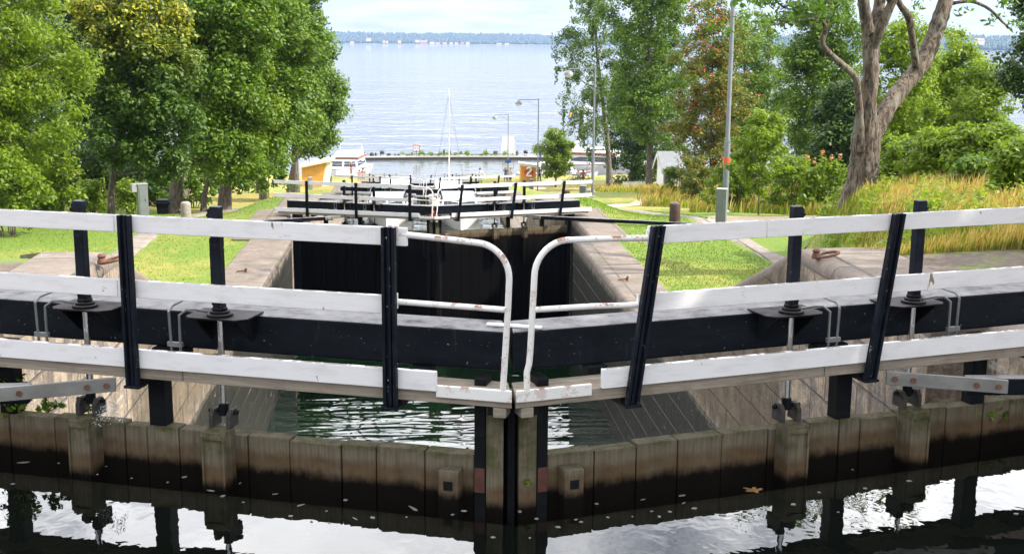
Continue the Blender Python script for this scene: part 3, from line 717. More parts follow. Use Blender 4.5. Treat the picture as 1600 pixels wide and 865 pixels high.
def clumps_in(rng, lobes, n, shell=.62):
    """clump centres spread over ellipsoid lobes, mostly near their skins"""
    vol = np.array([l[3]*l[4]+l[4]*l[5]+l[3]*l[5] for l in lobes]); p = vol/vol.sum()
    k = rng.choice(len(lobes), n, p=p); L = np.array(lobes)[k]
    d = unit(rng.normal(size=(n, 3))); r = (shell+(1-shell)*rng.random((n, 1)))
    return L[:, :3]+d*r*L[:, 3:6]

def tree(name, label, base, lobes, mat, bark, n_cl, per, leaf, cl_r, trunk_r, seed, cat='tree', group=None, limbs=26, droop=0, asp=.55, top=None, lean=(0, 0), extra=None, nogrp=False):
    """lobes: (x,y,z,rx,ry,rz) relative to base"""
    rng = np.random.default_rng(seed); rr = random.Random(seed)
    root = empty(name, base, 0, label, cat, group)
    C = clumps_in(rng, lobes, n_cl); R = np.repeat(cl_r*(.7+.6*rng.random((n_cl, 1))), 3, 1)*np.array([1, 1, .75])
    V, F = leaf_cloud(rng, C, R, per, leaf, droop, asp)
    fast_mesh('crown', V, F, mat, root)
    cxy = np.mean(np.array(lobes)[:, :3], 0); ztop = max(l[2]+l[5]*.55 for l in lobes) if top is None else top
    m = MB(); n = 9; pts = []; rs = []
    for i in range(n):
        t = i/(n-1); z = -.25+(ztop+.25)*t
        k = sst(t*1.3); wob = trunk_r*.8*sin(t*7+seed)
        pts.append((lean[0]*t+float(cxy[0])*float(k)*.8+wob*t, lean[1]*t+float(cxy[1])*float(k)*.8+wob*.6*t, z)); rs.append(trunk_r*(1.35 if i == 0 else 1)*(1-.88*t))
    m.tube(pts, rs, 10)
    order = rng.permutation(n_cl)[:limbs]
    for ci in order:
        c = C[ci]; zz = max(.18*ztop, min(c[2]-.25*np.linalg.norm(c[:2])-.3, ztop*.9)); t = (zz+.25)/(ztop+.25); f = t*(n-1); i = min(int(f), n-2); q = Vector(pts[i]).lerp(Vector(pts[i+1]), f-i)
        r0 = max(.012, trunk_r*(1-.88*t)*.36); e = Vector(c); mid = q.lerp(e, .5)+Vector((rr.uniform(-.2, .2), rr.uniform(-.2, .2), -.12*(e-q).length*.4))
        m.tube([q, mid, e], [r0, r0*.6, r0*.2], 5)
    m.build('trunk', bark, root, smooth=True)
    if extra: extra(root, C, rng)
    return root

def lobes_bbox(seed, px0, px1, py0, py1, Y, base, depth=None, n=14, jit=.32, prof=None):
    """an uneven crown filling a given extent at its own depth"""
    rr = random.Random(seed); a = at(px0, py1, Y); b = at(px1, py0, Y)
    c = ((a.x+b.x)/2, Y, (a.z+b.z)/2); hx, hz = (b.x-a.x)/2, (b.z-a.z)/2; hy = depth or hx
    L = []; q0 = rr.uniform(0, 6)
    for i in range(n):
        z = -1+2*(i+.5)/n; w = max(.3, 1-abs(z)**2.8) if prof is None else prof(z)
        q = q0+i*2.39996; r = rr.uniform(.42, .66)*w
        s = rr.uniform(.85, 1.3)*jit
        L.append((c[0]+hx*r*cos(q)-base[0], c[1]+hy*r*sin(q)-base[1], c[2]+hz*z*.86-base[2], hx*(s+.12), hy*(s+.12), max(hz*s*.62, .45)))
    L.append((c[0]-base[0], c[1]-base[1], c[2]-base[2], hx*.58, hy*.58, hz*.7))
    return L
def T(name, label, bx, Y, box, mat, bark, tr, seed, n_cl, per, leaf, cl_r, group, basez=None, nl=14, **k):
    X = at(bx, 300, Y).x; base = (X, Y, gz(X, Y)-.05)
    dep = k.pop('depth', None); prof = k.pop('prof', None); jit = k.pop('jit', .32)
    L = lobes_bbox(seed, *box, Y, base, dep, nl, jit, prof); n_cl = int(n_cl*1.3); per = int(per*1.5); leaf *= .70; cl_r *= .8
    return tree(name, label, base, L, mat, bark, n_cl, per, leaf, cl_r, tr, seed, group=group, **k)

GL = 'trees on the yellow hut side'; GR = 'trees on the far side of the tall lamp'
# trees on the hut side
T('lime_tree', 'light green tree at the edge of the photo, tallest crown beside the yellow-topped maple', 20, 37, (-150, 142, -150, 272), LEAF_LIGHT, BARK_G, .17, 21, 330, 75, .21, .55, GL, droop=.35, asp=.42)
T('maple_tree', 'dark round maple with yellowing leaves along its top', 171, 42, (112, 318, -34, 283), LEAF_MAPLE, BARK_G, .125, 22, 420, 62, .22, .52, GL, prof=lambda z: sqrt(max(.1, 1-(abs(z+.12)/1.12)**2.6)))
T('lime_tree', 'mid green tree with a thick trunk behind the dark litter bin', 272, 48, (250, 440, -120, 282), LEAF_MID, BARK_G, .27, 23, 420, 62, .24, .62, GL)
T('lime_tree', 'bright green low-branched tree with a slim leaning trunk beside the thick one', 315, 50, (285, 436, 40, 287), LEAF_LIGHT, BARK_G, .12, 24, 210, 62, .23, .55, GL, lean=(.3, 0))
T('lime_tree', 'tall full green tree with a stout flared trunk on the dry grass', 349, 53, (306, 508, -140, 272), LEAF_MID, BARK_G, .26, 25, 430, 62, .25, .7, GL)
T('lime_tree', 'broad green tree overhanging the lake next to the yellow hut', 462, 82, (390, 522, -110, 250), LEAF_MID, BARK_G, .25, 26, 400, 62, .34, .95, GL)
T('lime_tree', 'green tree whose lowest boughs reach out over the yellow hut roof', 452, 88, (450, 540, 85, 240), LEAF_MID, BARK_G, .2, 27, 260, 62, .34, .9, GL)
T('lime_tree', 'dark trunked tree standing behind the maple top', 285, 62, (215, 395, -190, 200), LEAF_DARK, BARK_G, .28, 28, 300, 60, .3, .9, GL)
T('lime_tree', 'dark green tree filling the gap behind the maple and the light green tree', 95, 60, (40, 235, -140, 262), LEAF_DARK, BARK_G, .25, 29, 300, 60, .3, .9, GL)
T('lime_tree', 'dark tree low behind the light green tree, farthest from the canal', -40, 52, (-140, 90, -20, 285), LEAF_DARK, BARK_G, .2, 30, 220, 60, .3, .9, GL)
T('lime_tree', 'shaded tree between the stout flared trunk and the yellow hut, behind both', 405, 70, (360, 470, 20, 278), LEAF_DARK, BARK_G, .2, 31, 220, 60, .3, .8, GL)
# undergrowth on the hut side
def shrub(name, label, px, py0, py1, w, Y, mat, seed, n, per, leaf, group, cat='shrub', cl=.28, stems=9):
    X = at(px, 300, Y).x; base = Vector((X, Y, gz(X, Y))); top = at(px, py0, Y).z-base.z; hw_ = w/2*Y/FPX
    rng = np.random.default_rng(seed); root = empty(name, base, 0, label, cat, group)
    C = np.stack([rng.normal(0, .42, n)*hw_, rng.normal(0, .42, n)*hw_*.8, .12*top+top*.86*rng.random(n)**.8], 1)
    C[:, 2] *= np.clip(1.1-(np.abs(C[:, 0])/max(hw_, .1))**2*.5, .3, 1)
    V, F = leaf_cloud(rng, C, np.full((n, 3), cl)*np.array([1, 1, .8]), per, leaf); fast_mesh('foliage', V, F, mat, root)
    m = MB()
    for i in range(min(stems, n)):
        c = C[i]; m.tube([(c[0]*.25, c[1]*.25, -.1), (c[0]*.7, c[1]*.7, c[2]*.6), tuple(c)], [.022, .015, .006], 5)
    m.build('stem', BARK_G, root); return root
GS = 'bushes under the trees'
shrub('shrub', 'green bush under the light green tree, nearest the photo edge', 12, 232, 316, 120, 35, LEAF_LIGHT, 41, 90, 60, .13, GS)
shrub('shrub', 'low dark-stemmed bush behind the tree stump', 70, 255, 312, 90, 40, LEAF_MID, 42, 60, 55, .14, GS)
shrub('shrub', 'upright pale-leaved sapling bush between the stump and the maple', 96, 195, 308, 66, 39, LEAF_LIGHT, 43, 60, 42, .15, GS)
shrub('shrub', 'leafy nettle patch on the stump side of the maple trunk', 140, 282, 310, 60, 45, LEAF_LIGHT, 44, 40, 50, .14, GS)
shrub('shrub', 'leafy nettle patch on the cabinet side of the maple trunk', 205, 282, 308, 52, 46, LEAF_LIGHT, 45, 36, 50, .14, GS)
shrub('shrub', 'thin green undergrowth behind the slim leaning trunk', 300, 262, 292, 90, 58, LEAF_MID, 46, 40, 50, .18, GS)
shrub('shrub', 'dark hanging foliage below the tall full tree by the hut', 420, 228, 288, 60, 66, LEAF_MID, 47, 50, 55, .2, GS)
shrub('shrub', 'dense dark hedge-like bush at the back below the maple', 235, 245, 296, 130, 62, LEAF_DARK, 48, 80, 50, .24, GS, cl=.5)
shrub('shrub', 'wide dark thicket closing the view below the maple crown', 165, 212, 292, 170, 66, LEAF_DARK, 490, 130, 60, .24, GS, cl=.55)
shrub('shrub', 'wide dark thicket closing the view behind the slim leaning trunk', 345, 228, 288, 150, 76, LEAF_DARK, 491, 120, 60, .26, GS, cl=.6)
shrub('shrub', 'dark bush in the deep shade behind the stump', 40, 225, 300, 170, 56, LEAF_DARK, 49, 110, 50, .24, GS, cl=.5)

# trees on the lamp side
def hang(root, C, rng):       # birch: strings of hanging twigs
    n = 70; k = rng.integers(0, len(C), n); V = []; F = []; q = 0
    for i in k:
        c = C[i]; L = rng.uniform(.8, 2.6); m_ = int(L*26)
        z = rng.random((m_, 1))*L; P = c+np.concatenate([rng.normal(0, .09, (m_, 2)), -z], 1)
        t = unit(rng.normal(0, .5, (m_, 3))+np.array([0, 0, -1])); b = unit(np.cross(t, rng.normal(size=(m_, 3)))); s = .24*(.6+.7*rng.random((m_, 1)))
        V.append(np.stack([P-t*s*.5, P+b*s*.3, P+t*s*.5, P-b*s*.3], 1).reshape(-1, 3))
    V = np.concatenate(V); fast_mesh('hanging_twigs', V, np.arange(len(V)).reshape(-1, 4), LEAF_BIRCH, root)
T('birch_tree', 'weeping birch with thin hanging twigs over the lake behind the lamp', 952, 104, (860, 990, -100, 246), LEAF_BIRCH, BARK_B, .26, 51, 165, 55, .27, .8, GR, extra=hang, droop=.6, limbs=40)
T('maple_tree', 'tall maple with a bare straight lower trunk in front of the shed gable', 1014, 94, (918, 1108, -90, 230), LEAF_MID, BARK_G, .27, 52, 340, 58, .34, .95, GR, limbs=40, prof=lambda z: .9 if z > -.4 else .75)
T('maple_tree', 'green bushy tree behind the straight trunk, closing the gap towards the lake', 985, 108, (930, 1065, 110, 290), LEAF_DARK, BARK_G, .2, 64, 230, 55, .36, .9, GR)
def berries(root, C, rng):
    k = C[rng.permutation(len(C))[:100]]; n = 9; N = len(k)*n
    P = np.repeat(k, n, 0)+rng.normal(0, .16, (N, 3)); r = .055
    oc = np.array([(1, 0, 0), (-1, 0, 0), (0, 1, 0), (0, -1, 0), (0, 0, 1), (0, 0, -1)])*r
    V = (P[:, None, :]+oc[None]).reshape(-1, 3); f = np.array([(0, 2, 4), (2, 1, 4), (1, 3, 4), (3, 0, 4), (2, 0, 5), (1, 2, 5), (3, 1, 5), (0, 3, 5)])
    F = (np.arange(N)[:, None, None]*6+f[None]).reshape(-1, 3); fast_mesh('berries', V, F, BERRY, root)
T('rowan_tree', 'rowan with red berry clusters and reddening leaves in front of the shed roof', 1112, 62, (1030, 1192, -6, 298), LEAF_ROWAN, BARK_G, .12, 53, 250, 55, .22, .58, GR, extra=berries)
T('ash_tree', 'pale green airy tree between the tall lamp and the dark tree', 1190, 92, (1132, 1265, 42, 290), LEAF_MID, BARK_G, .2, 54, 170, 55, .32, .9, GR)
T('ash_tree', 'dark full tree behind the forked tree and the dark roof end', 1285, 66, (1198, 1365, -30, 300), LEAF_MID, BARK_G, .22, 55, 330, 60, .27, .75, GR)
T('ash_tree', 'dark low tree filling the shade behind the orange flower heads', 1330, 58, (1262, 1400, 120, 300), LEAF_DARK, BARK_G, .2, 56, 240, 55, .26, .7, GR)
T('ash_tree', 'young lime green ash with a thin upright stem just past the forked tree', 1402, 46, (1335, 1478, 20, 275), LEAF_LIME, BARK_G, .075, 57, 190, 52, .2, .5, GR, limbs=34)
T('ash_tree', 'young lime green ash, broadest of those past the raking limb', 1470, 50, (1412, 1562, 50, 270), LEAF_LIME, BARK_G, .08, 58, 210, 52, .21, .52, GR, limbs=34)
T('ash_tree', 'young green ash with a leaning stem between the broad one and the dark edge tree', 1535, 47, (1478, 1602, 84, 285), LEAF_LIGHT, BARK_G, .07, 59, 150, 52, .2, .5, GR)
T('ash_tree', 'dark green tree hanging in at the photo edge beyond the tall grass', 1640, 36, (1558, 1760, -160, 205), LEAF_DARK, BARK_G, .2, 60, 330, 62, .2, .55, GR)
T('ash_tree', 'shadowy dark tree seen between the young lime green stems', 1440, 66, (1370, 1545, 92, 300), LEAF_DARK, BARK_G, .2, 61, 250, 52, .3, .8, GR)
T('ash_tree', 'dark tree standing behind the rowan and the shed roof', 1150, 112, (1085, 1215, 110, 292), LEAF_DARK, BARK_G, .2, 65, 150, 55, .36, .9, GR)
T('maple_tree', 'green tree behind the bare straight trunk, reaching toward the rowan', 1050, 118, (960, 1100, 30, 292), LEAF_MID, BARK_G, .2, 66, 170, 55, .36, .9, GR)
T('ash_tree', 'pale green tree filling the gap between the rowan and the dark full tree', 1165, 98, (1080, 1236, 20, 292), LEAF_LIGHT, BARK_G, .2, 67, 190, 55, .33, .85, GR)
T('young_maple_tree', 'small bright green sapling with a thin trunk beside the tall lamp', 1187, 41, (1136, 1238, 176, 296), LEAF_LIME, BARK_G, .035, 62, 90, 52, .17, .3, 'young planted trees', limbs=20, jit=.3)
T('young_maple_tree', 'small round bright green tree beside the navy-shirted man', 868, 117, (838, 900, 203, 276), LEAF_LIGHT, BARK_G, .10, 63, 110, 50, .34, .62, 'young planted trees', limbs=20)

# the big forked ash
def big_ash():
    Y = 28.0; b = at(1343, 292, Y); base = Vector((b.x, Y, gz(b.x, Y)-.1)); root = empty('ash_tree', base, 0, 'large forked ash with bare raking limbs and pale lichen on the trunk', 'tree', GR)
    m = MB(); k = Y/FPX
    def limb(pts, w, dy=None, n=12):
        P = []; 
        for i, (x, y) in enumerate(pts): P.append(at(x, y, Y+((dy[i]) if dy else 0))-base)
        # smooth the run with a Catmull-Rom pass
        Q = []; R = []
        for i in range(len(P)-1):
            p0 = P[max(i-1, 0)]; p1 = P[i]; p2 = P[i+1]; p3 = P[min(i+2, len(P)-1)]
            for j in range(4):
                t = j/4; Q.append(.5*((2*p1)+(-p0+p2)*t+(2*p0-5*p1+4*p2-p3)*t*t+(-p0+3*p1-3*p2+p3)*t**3)); R.append((w[i]+(w[i+1]-w[i])*t)*k/2*(1+.06*sin(i*5.1+j*2.3)))
        Q.append(P[-1]); R.append(w[-1]*k/2); m.tube(Q, R, n); return Q
    limb([(1336, 345), (1341, 312), (1347, 280), (1351, 248), (1353, 215), (1355, 180)], [66, 58, 50, 47, 45, 34], n=16)
    limb([(1352, 225), (1354, 190), (1357, 150), (1361, 110), (1360, 62), (1358, 50)], [40, 30, 27, 26, 27, 22], [0, -.1, -.1, -.1, 0, 0])
    limb([(1359, 66), (1354, 35), (1349, 0), (1345, -50), (1330, -130), (1310, -230)], [20, 19, 19, 18, 14, 6])
    limb([(1362, 66), (1370, 30), (1375, 0), (1380, -60), (1376, -160), (1385, -260)], [20, 19, 19, 17, 13, 6], [.1, .3, .4, .6, .9, 1.2])
    limb([(1364, 80), (1376, 45), (1392, 8), (1404, -20), (1430, -90), (1440, -190)], [13, 15, 14, 13, 11, 5], [-.1, -.3, -.4, -.5, -.6, -.6])
    limb([(1345, 235), (1343, 185), (1340, 140), (1334, 118), (1312, 98), (1292, 80), (1285, 66), (1290, 42), (1280, 32)], [18, 13, 11, 11, 10, 9.5, 9, 8, 5], [-.2, -.35, -.5, -.6, -.7, -.8, -.8, -.8, -.9])
    limb([(1284, 34), (1262, 30), (1225, 36), (1195, 42), (1172, 54)], [5, 4, 3.4, 2.6, 1.4], [-.9, -1, -1.2, -1.4, -1.6], 6)
    limb([(1282, 34), (1262, 16), (1232, 14), (1210, 0), (1195, -20)], [4.5, 4, 3.2, 2.6, 1.5], [-.9, -.7, -.5, -.4, -.2], 6)
    limb([(1290, 42), (1296, 20), (1290, -10), (1276, -50)], [6, 5, 4, 2], [-.8, -.7, -.6, -.4], 6)
    limb([(1356, 222), (1374, 190), (1392, 160), (1420, 125), (1442, 98), (1456, 66), (1468, 32), (1478, 0), (1492, -60), (1520, -160), (1540, -260)], [36, 31, 29, 28, 28, 27, 27, 25, 21, 15, 7], [0, .2, .4, .7, .9, 1.1, 1.2, 1.3, 1.6, 2, 2.4])
    limb([(1432, 108), (1428, 80), (1424, 50), (1419, 25), (1405, 5), (1398, -30), (1405, -110)], [15, 12, 11, 12, 9, 8, 4], [.7, .5, .3, .2, .1, 0, 0])
    limb([(1474, 10), (1496, 4), (1520, 3), (1545, 14), (1566, 34), (1578, 46)], [7, 6, 5.5, 5, 4, 2], [1.3, 1.2, 1.1, 1, .9, .8], 7)
    limb([(1390, 4), (1376, -20), (1340, -60), (1290, -110)], [7, 6, 5, 2], [-.4, -.7, -1, -1.3], 7)
    m.build('trunk', BARK_A, root, smooth=True)
    rng = np.random.default_rng(77)
    tips = [(1285, 8, -.8, 11), (1262, 22, -1, 9), (1225, 30, -1.2, 7), (1195, 32, -1.4, 7), (1175, 46, -1.6, 4), (1232, 6, -.5, 9), (1205, -8, -.3, 9), (1290, -20, -.6, 14), (1276, -50, -.4, 16), (1310, -30, -.3, 14), (1165, -10, -.6, 9), (1240, -36, -.2, 14),
            (1300, 26, -.7, 7), (1470, -4, 1, 4), (1440, -22, .4, 7), (1590, 20, .9, 7), (1556, -6, .9, 5), (1330, -130, 0, 26), (1310, -230, 0, 30), (1385, -260, 1.2, 34), (1440, -190, -.6, 30), (1540, -260, 2.4, 34), (1520, -160, 2, 28), (1405, -110, 0, 22), (1290, -110, -1.3, 26), (1250, -180, -1.4, 30), (1470, -320, 1, 36), (1350, -330, 0, 36), (1590, -200, 1.6, 28), (1230, -280, -1, 30), (1190, -120, -1.6, 22)]
    C = []; 
    for (x, y, dy, n) in tips:
        for i in range(n):
            sp = 20 if y > -60 else 42
            q = at(x+rng.normal(0, sp*(1.2 if y > -60 else 1)), y+rng.normal(0, sp*.42), Y+dy+rng.normal(0, .5 if y > -60 else 1.1))-base; C.append(tuple(q))
    C = np.array(C); V, F = leaf_cloud(rng, C, np.full((len(C), 3), .24)*np.array([1, 1, .7]), 16, .16, .5, .36)
    fast_mesh('crown', V, F, LEAF_ASH, root)
big_ash()
# shade trees on the upstream bank (their shade falls over the nearest gate)
def shade_tree(label, x, y, c, r, seed):
    base = (x, y, gz(x, y) if y > -13 else -.3)
    L = [(c[0]-x, c[1]-y, c[2]+.3, r, r, r*.8)]+[(c[0]-x+random.Random(seed+i).uniform(-.6, .6)*r, c[1]-y+random.Random(seed+i+9).uniform(-.6, .6)*r, c[2]+.3+random.Random(seed+i+5).uniform(-.5, .5)*r, r*.5, r*.5, r*.45) for i in range(7)]
    tree('oak_tree', label, base, L, LEAF_MID, BARK_G, 380, 42, .3, .55, .3, seed, group='oaks on the bank upstream of the nearest gate')
shade_tree('oak on the paved bank beside the nearest gate, outside the picture edge', 9.0, 3.6, (8.8, 3.2, 9.6), 4.0, 71)
shade_tree('oak farther up the bank behind the paved edge, outside the picture', 14.6, 3.2, (14.4, 3.0, 11.5), 4.4, 72)

shade_tree('oak beside the trodden earth at the straw grass edge, outside the picture', 19.2, 9.0, (19.0, 9.0, 10.4), 4.6, 73)
# tall grass on the bank, one mass of blades
STRAW = mk_leaf('straw_blade', [(.36, .25, .075), (.48, .34, .14), (.26, .24, .05), (.58, .44, .21), (.44, .25, .09)], .3)
BLADE = mk_leaf('green_blade', [(.09, .15, .012), (.14, .2, .018), (.21, .24, .03), (.30, .27, .06)], .35)
def blades(name, X, Y, h, w, mat_i, rng, mats, lean=.35, dirx=.35, parent=None):
    n = len(X); Z = ground(X, Y)-.02; a = rng.random(n)*2*pi; d = np.stack([np.cos(a), np.sin(a), np.zeros(n)], 1)
    l = np.stack([rng.normal(dirx, .5, n), rng.normal(0, .5, n), np.zeros(n)], 1)*lean*h[:, None]
    P = np.stack([X, Y, Z], 1); up = np.array([0, 0, 1.])
    A = P-d*w[:, None]/2; B = P+d*w[:, None]/2; M_ = P+l*.35+up*h[:, None]*.6; T_ = P+l+up*h[:, None]*.98
    V = np.stack([A, B, M_+d*w[:, None]*.36, T_, M_-d*w[:, None]*.36], 1).reshape(-1, 3); F = np.arange(5*n).reshape(n, 5)
    return fast_mesh(name, V, F, mats, parent, mat_i)
rng = np.random.default_rng(5)
def fbm(X, Y, s=1.0): return (np.sin(X*.9*s+1.7*np.sin(Y*.5*s))+np.sin(Y*1.1*s+1.3*np.sin(X*.7*s)+2)+.6*np.sin(X*2.3*s+Y*1.9*s))/2.6
n = 260000
Y = 13.7+36*rng.random(n)**1.45; X = 4.6+.25*(Y-14)+rng.random(n)*(np.minimum(.52*Y+4, 24)-(4.6+.25*(Y-14)))
edge = X-(5.2+.235*(Y-14)+.28*np.maximum(Y-29, 0))-.7*fbm(X, Y, 1.4)-.3+np.where(Y > 33, 0, 0)
keep = (edge > 0) & ~((Y > 31) & (Y < 40) & (X < 15.4)) & (rng.random(n) < .35+.65*sst(edge/2.4))
X, Y, edge = X[keep], Y[keep], edge[keep]
str_ = fbm(X, Y, .8)+rng.normal(0, .6, len(X))-.3+.45*sst(edge/2.5)-.8*sst((Y-28)/6)-.5*sst((X-9.5)/2) > 0
str_ &= rng.random(len(X)) < .42
h = np.where(str_, .3+.42*rng.random(len(X)), .14+.26*rng.random(len(X)))*(.22+.78*sst(edge/4.2))
tg = blades('tall_grass', X, Y, h, .006+.009*rng.random(len(X))+Y*.0002, np.where(str_, 0, 1), rng, [STRAW, BLADE]); tag(tg, kind='stuff')
n = 760; Yw = 15.5+19*rng.random(n); Xw = 5.2+.235*(Yw-14)+.28*np.maximum(Yw-29, 0)+.8+rng.random(n)**.8*9
kk = fbm(Xw, Yw, 1.1)+rng.normal(0, .3, n) > .15; Xw, Yw = Xw[kk], Yw[kk]
hw2 = .15+.4*rng.random(len(Xw)); Vw, Fw = leaf_cloud(rng, np.stack([Xw, Yw, ground(Xw, Yw)+hw2*.6], 1), np.stack([.22+.2*rng.random(len(Xw))]*2+[hw2*.7], 1), 95, .085)
tag(fast_mesh('undergrowth', Vw, Fw, LEAF_LIME), kind='stuff')
# farther rough grass round the sapling, rowan and shed
n = 60000; Y = 37+60*rng.random(n)**1.2; X = 10+.045*(Y-37)+rng.random(n)*22
keep = ~((Y < 43) & (X < 13-.0*Y)) & (X-(10.6+.06*(Y-40)) > 1.0*fbm(X, Y, .9)); X, Y = X[keep], Y[keep]
str_ = fbm(X, Y, .6)+rng.normal(0, .5, len(X)) > .4
h = np.where(str_, .3+.4*rng.random(len(X)), .15+.3*rng.random(len(X))); tg = blades('tall_grass', X, Y, h, .03+.03*rng.random(len(X)), np.where(str_, 0, 1), rng, [STRAW, BLADE]); tag(tg, kind='stuff')
# mown lawn blades (near lawns only; farther off the turf is one surface)
n = 120000; Y = 22.5+26*rng.random(n)**1.3; side = np.where(rng.random(n) < .5, -1, 1); o_ = 5.25+rng.random(n)*np.where(side > 0, 5.2, 16); X = cx(Y)+side*o_
pth = np.minimum(np.abs(X-(-7.75)), np.abs(X-np.interp(Y, [29, 34, 40, 46], [9.35, 9.1, 8.75, 8.5])))
keep = (pth > .36+.1*rng.random(n)) & ~((X > 9.4) & (Y > 30)); X, Y = X[keep], Y[keep]
GRS = mk_leaf('lawn_blade', [(.085, .16, .012), (.12, .21, .017), (.16, .25, .025), (.2, .25, .04)], .3)
lb = blades('lawn_grass', X, Y, .025+.045*rng.random(len(X)), .012+.012*rng.random(len(X)), np.zeros(len(X), int), rng, [GRS], .5); tag(lb, kind='stuff')

# bank bushes beyond the tall grass
GB = 'bushes at the top of the grassy bank'
for i, (lab, px, y0, w, Yb, mt, n_) in enumerate([
    ('broad-leaved green bush just past the forked trunk', 1412, 220, 120, 30, LEAF_LIGHT, 110), ('lime green bush in the middle of the bank top, below the leaning young ash', 1472, 206, 140, 27, LEAF_LIME, 120),
    ('bright green bush below the dark edge tree', 1545, 196, 150, 26, LEAF_LIGHT, 120), ('green bush cut by the photo edge, above the straw grass', 1612, 222, 130, 20, LEAF_LIGHT, 120),
    ('small dark bush standing in the straw grass below the lime green bush', 1520, 250, 70, 24, LEAF_MID, 40), ('pale green reedy bush beside the young sapling, on the shed side', 1150, 250, 100, 46, LEAF_LIGHT, 70),
    ('pale green bush between the sapling and the orange flower heads', 1240, 246, 110, 44, LEAF_LIGHT, 80), ('dark berry-hung lower bush below the rowan', 1085, 245, 60, 58, LEAF_ROWAN, 50),
    ('deep green bush under the straight bare trunk by the picket fence', 1055, 262, 60, 70, LEAF_MID, 40)]):
    shrub('shrub', lab, px, y0, 300, w, Yb, mt, 80+i, int(n_*1.2), 80, .115, GB, cl=.24)
ORF = simple('orange_bloom', (.45, .24, .08), .7, .3, 12)
for i, (px, py) in enumerate([(1259, 246), (1270, 252), (1282, 238), (1296, 247), (1309, 245), (1398, 250), (1566, 200), (1584, 218)]):
    Yb = 40 if px < 1330 else 36; X = at(px, 300, Yb).x; z0 = gz(X, Yb); top = at(px, py, Yb).z-z0
    r = empty('flower_stalk', (X, Yb, z0), 0, ['orange flower head farthest toward the lamp side', 'orange flower head, second and lower, next to the lamp-side one', 'tallest orange flower head, in the middle of the group by the forked trunk', 'orange flower head just behind the tallest one',
        'orange flower head closest to the forked trunk', 'single orange flower head past the forked trunk', 'orange flower head below the dark edge tree', 'orange flower head lowest below the dark edge tree'][i], 'flower', 'orange-flowered tall herbs')
    rg = np.random.default_rng(300+i); m = MB(); m.tube([(0, 0, -.1), (.03, 0, top*.5), (0, 0, top)], [.015, .012, .008], 6); m.build('stem', BLADE, r)
    C = np.stack([rg.normal(0, .1, 22), rg.normal(0, .1, 22), top*(.25+.65*rg.random(22))], 1); V, F = leaf_cloud(rg, C, np.full((22, 3), .2), 14, .17); fast_mesh('foliage', V, F, LEAF_LIGHT, r)
    V, F = leaf_cloud(rg, np.array([[0, 0, top]]), np.array([[.09, .09, .12]]), 60, .06); fast_mesh('bloom', V, F, ORF, r)
# ------------------------------------------------------------------ street furniture
def lamp_post(px_b, Y, top_py, arm, label, headup=False, drop=0, arms=True, r=.06, tape=False):
    X = at(px_b, 290, Y).x; z0 = gz(X, Y); H = at(px_b, top_py, Y).z-z0
    root = empty('street_lamp', (X, Y, z0), 0, label, 'street lamp', 'tall grey street lamps along the locks')
    m = MB(); h1 = min(2.6, H*.35); m.tube([(0, 0, -.1), (0, 0, h1), (0, 0, h1+.12), (0, 0, H)], [r, r, r*.72, r*.55], 12); m.lathe((0, 0, 0), [(r*1.7, 0), (r*1.7, .05), (r*1.1, .12)], 12); m.build('pole', LAMPM, root, smooth=True)
    if tape:
        q = at(px_b+3, 251, Y).z-z0; m = MB(); m.lathe((0, 0, q), [(r*1.06, -.12), (r*1.06, .12)], 14); m.build('tape_band', ORANGE, root, smooth=True)
    if arms:
        m = MB(); m.tube([(0, 0, H-.08), (arm, 0, H-.10)], .028, 8); m.tube([(0, 0, H-.55), (arm*.35, 0, H-.42), (arm*.6, 0, H-.13)], .012, 6); m.tube([(arm, 0, H-.1), (arm, 0, H-.2)], .03, 8); m.build('arm', LAMPM, root, smooth=True)
        m = MB(); m.lathe((arm, 0, H-.52), [(.27, .10), (.25, .2), (.14, .29), (.07, .34)], 16); hd = m.build('lamp_shade', LAMPM, root, smooth=True)
        m = MB(); m.lathe((arm, 0, H-.52), [(.07, -.06), (.17, -.02), (.24, .06), (.25, .1)], 16); m.build('globe', LAMPG, hd, smooth=True)
    return root
lamp_post(926, 67, 105, -1.45, 'grey street lamp with its arm over the lake in front of the birch', r=.085)
lamp_post(840, 94, 154, -1.55, 'slim grey street lamp beside the lifebuoy hut')
lb2 = lamp_post(793.5, 122, 178, -1.35, 'farthest slim street lamp, with a blue board low on its pole')
m = MB(); m.box(-.28, .28, -.09, -.07, 1.85, 2.2); m.build('blue_board', BLUEP, lb2)
lamp_post(1134, 43.5, -260, -1.5, 'tallest grey lamp post with an orange band, beside the cabinet', r=.115, tape=True)
# cabinets
def cabinet(px, py_b, py_t, Y, wd, label, lid=False, grp='grey control cabinets beside the gates', sides=1):
    X = at(px, py_b, Y).x; z0 = gz(X, Y); H = at(px, py_t, Y).z-z0
    root = empty('control_cabinet', (X, Y, z0), radians(-22 if X > 0 else 22), label, 'control cabinet', grp)
    m = MB(); m.box(-wd/2, wd/2, -wd/2, wd/2, -.05, H-.02); m.build('body', GREYBOX, root, bevel=.012)
    m = MB(); m.box(-wd/2-.012, wd/2+.012, -wd/2-.012, wd/2+.012, H-.018, H+.012)
    if lid: m.box(-wd/2-.17, -wd/2-.014, -wd/2+.02, wd/2-.02, H-.24, H+.012)
    m.build('lid', GREYBOX2, root, bevel=.008)
    m = MB(); m.box(-wd*.36, wd*.36, -wd/2-.012, -wd/2-.002, .12, H-.1); m.box(wd*.22, wd*.3, -wd/2-.03, -wd/2-.013, H*.55, H*.62); m.build('door', GREYBOX, root, bevel=.006)
    return root
cabinet(224, 340, 287, 38.0, .30, 'pale grey cabinet post with an overhanging lid, by the narrow slab path', True)
cabinet(1126, 357, 295, 35.6, .30, 'grey cabinet post in front of the tall lamp with the orange band')
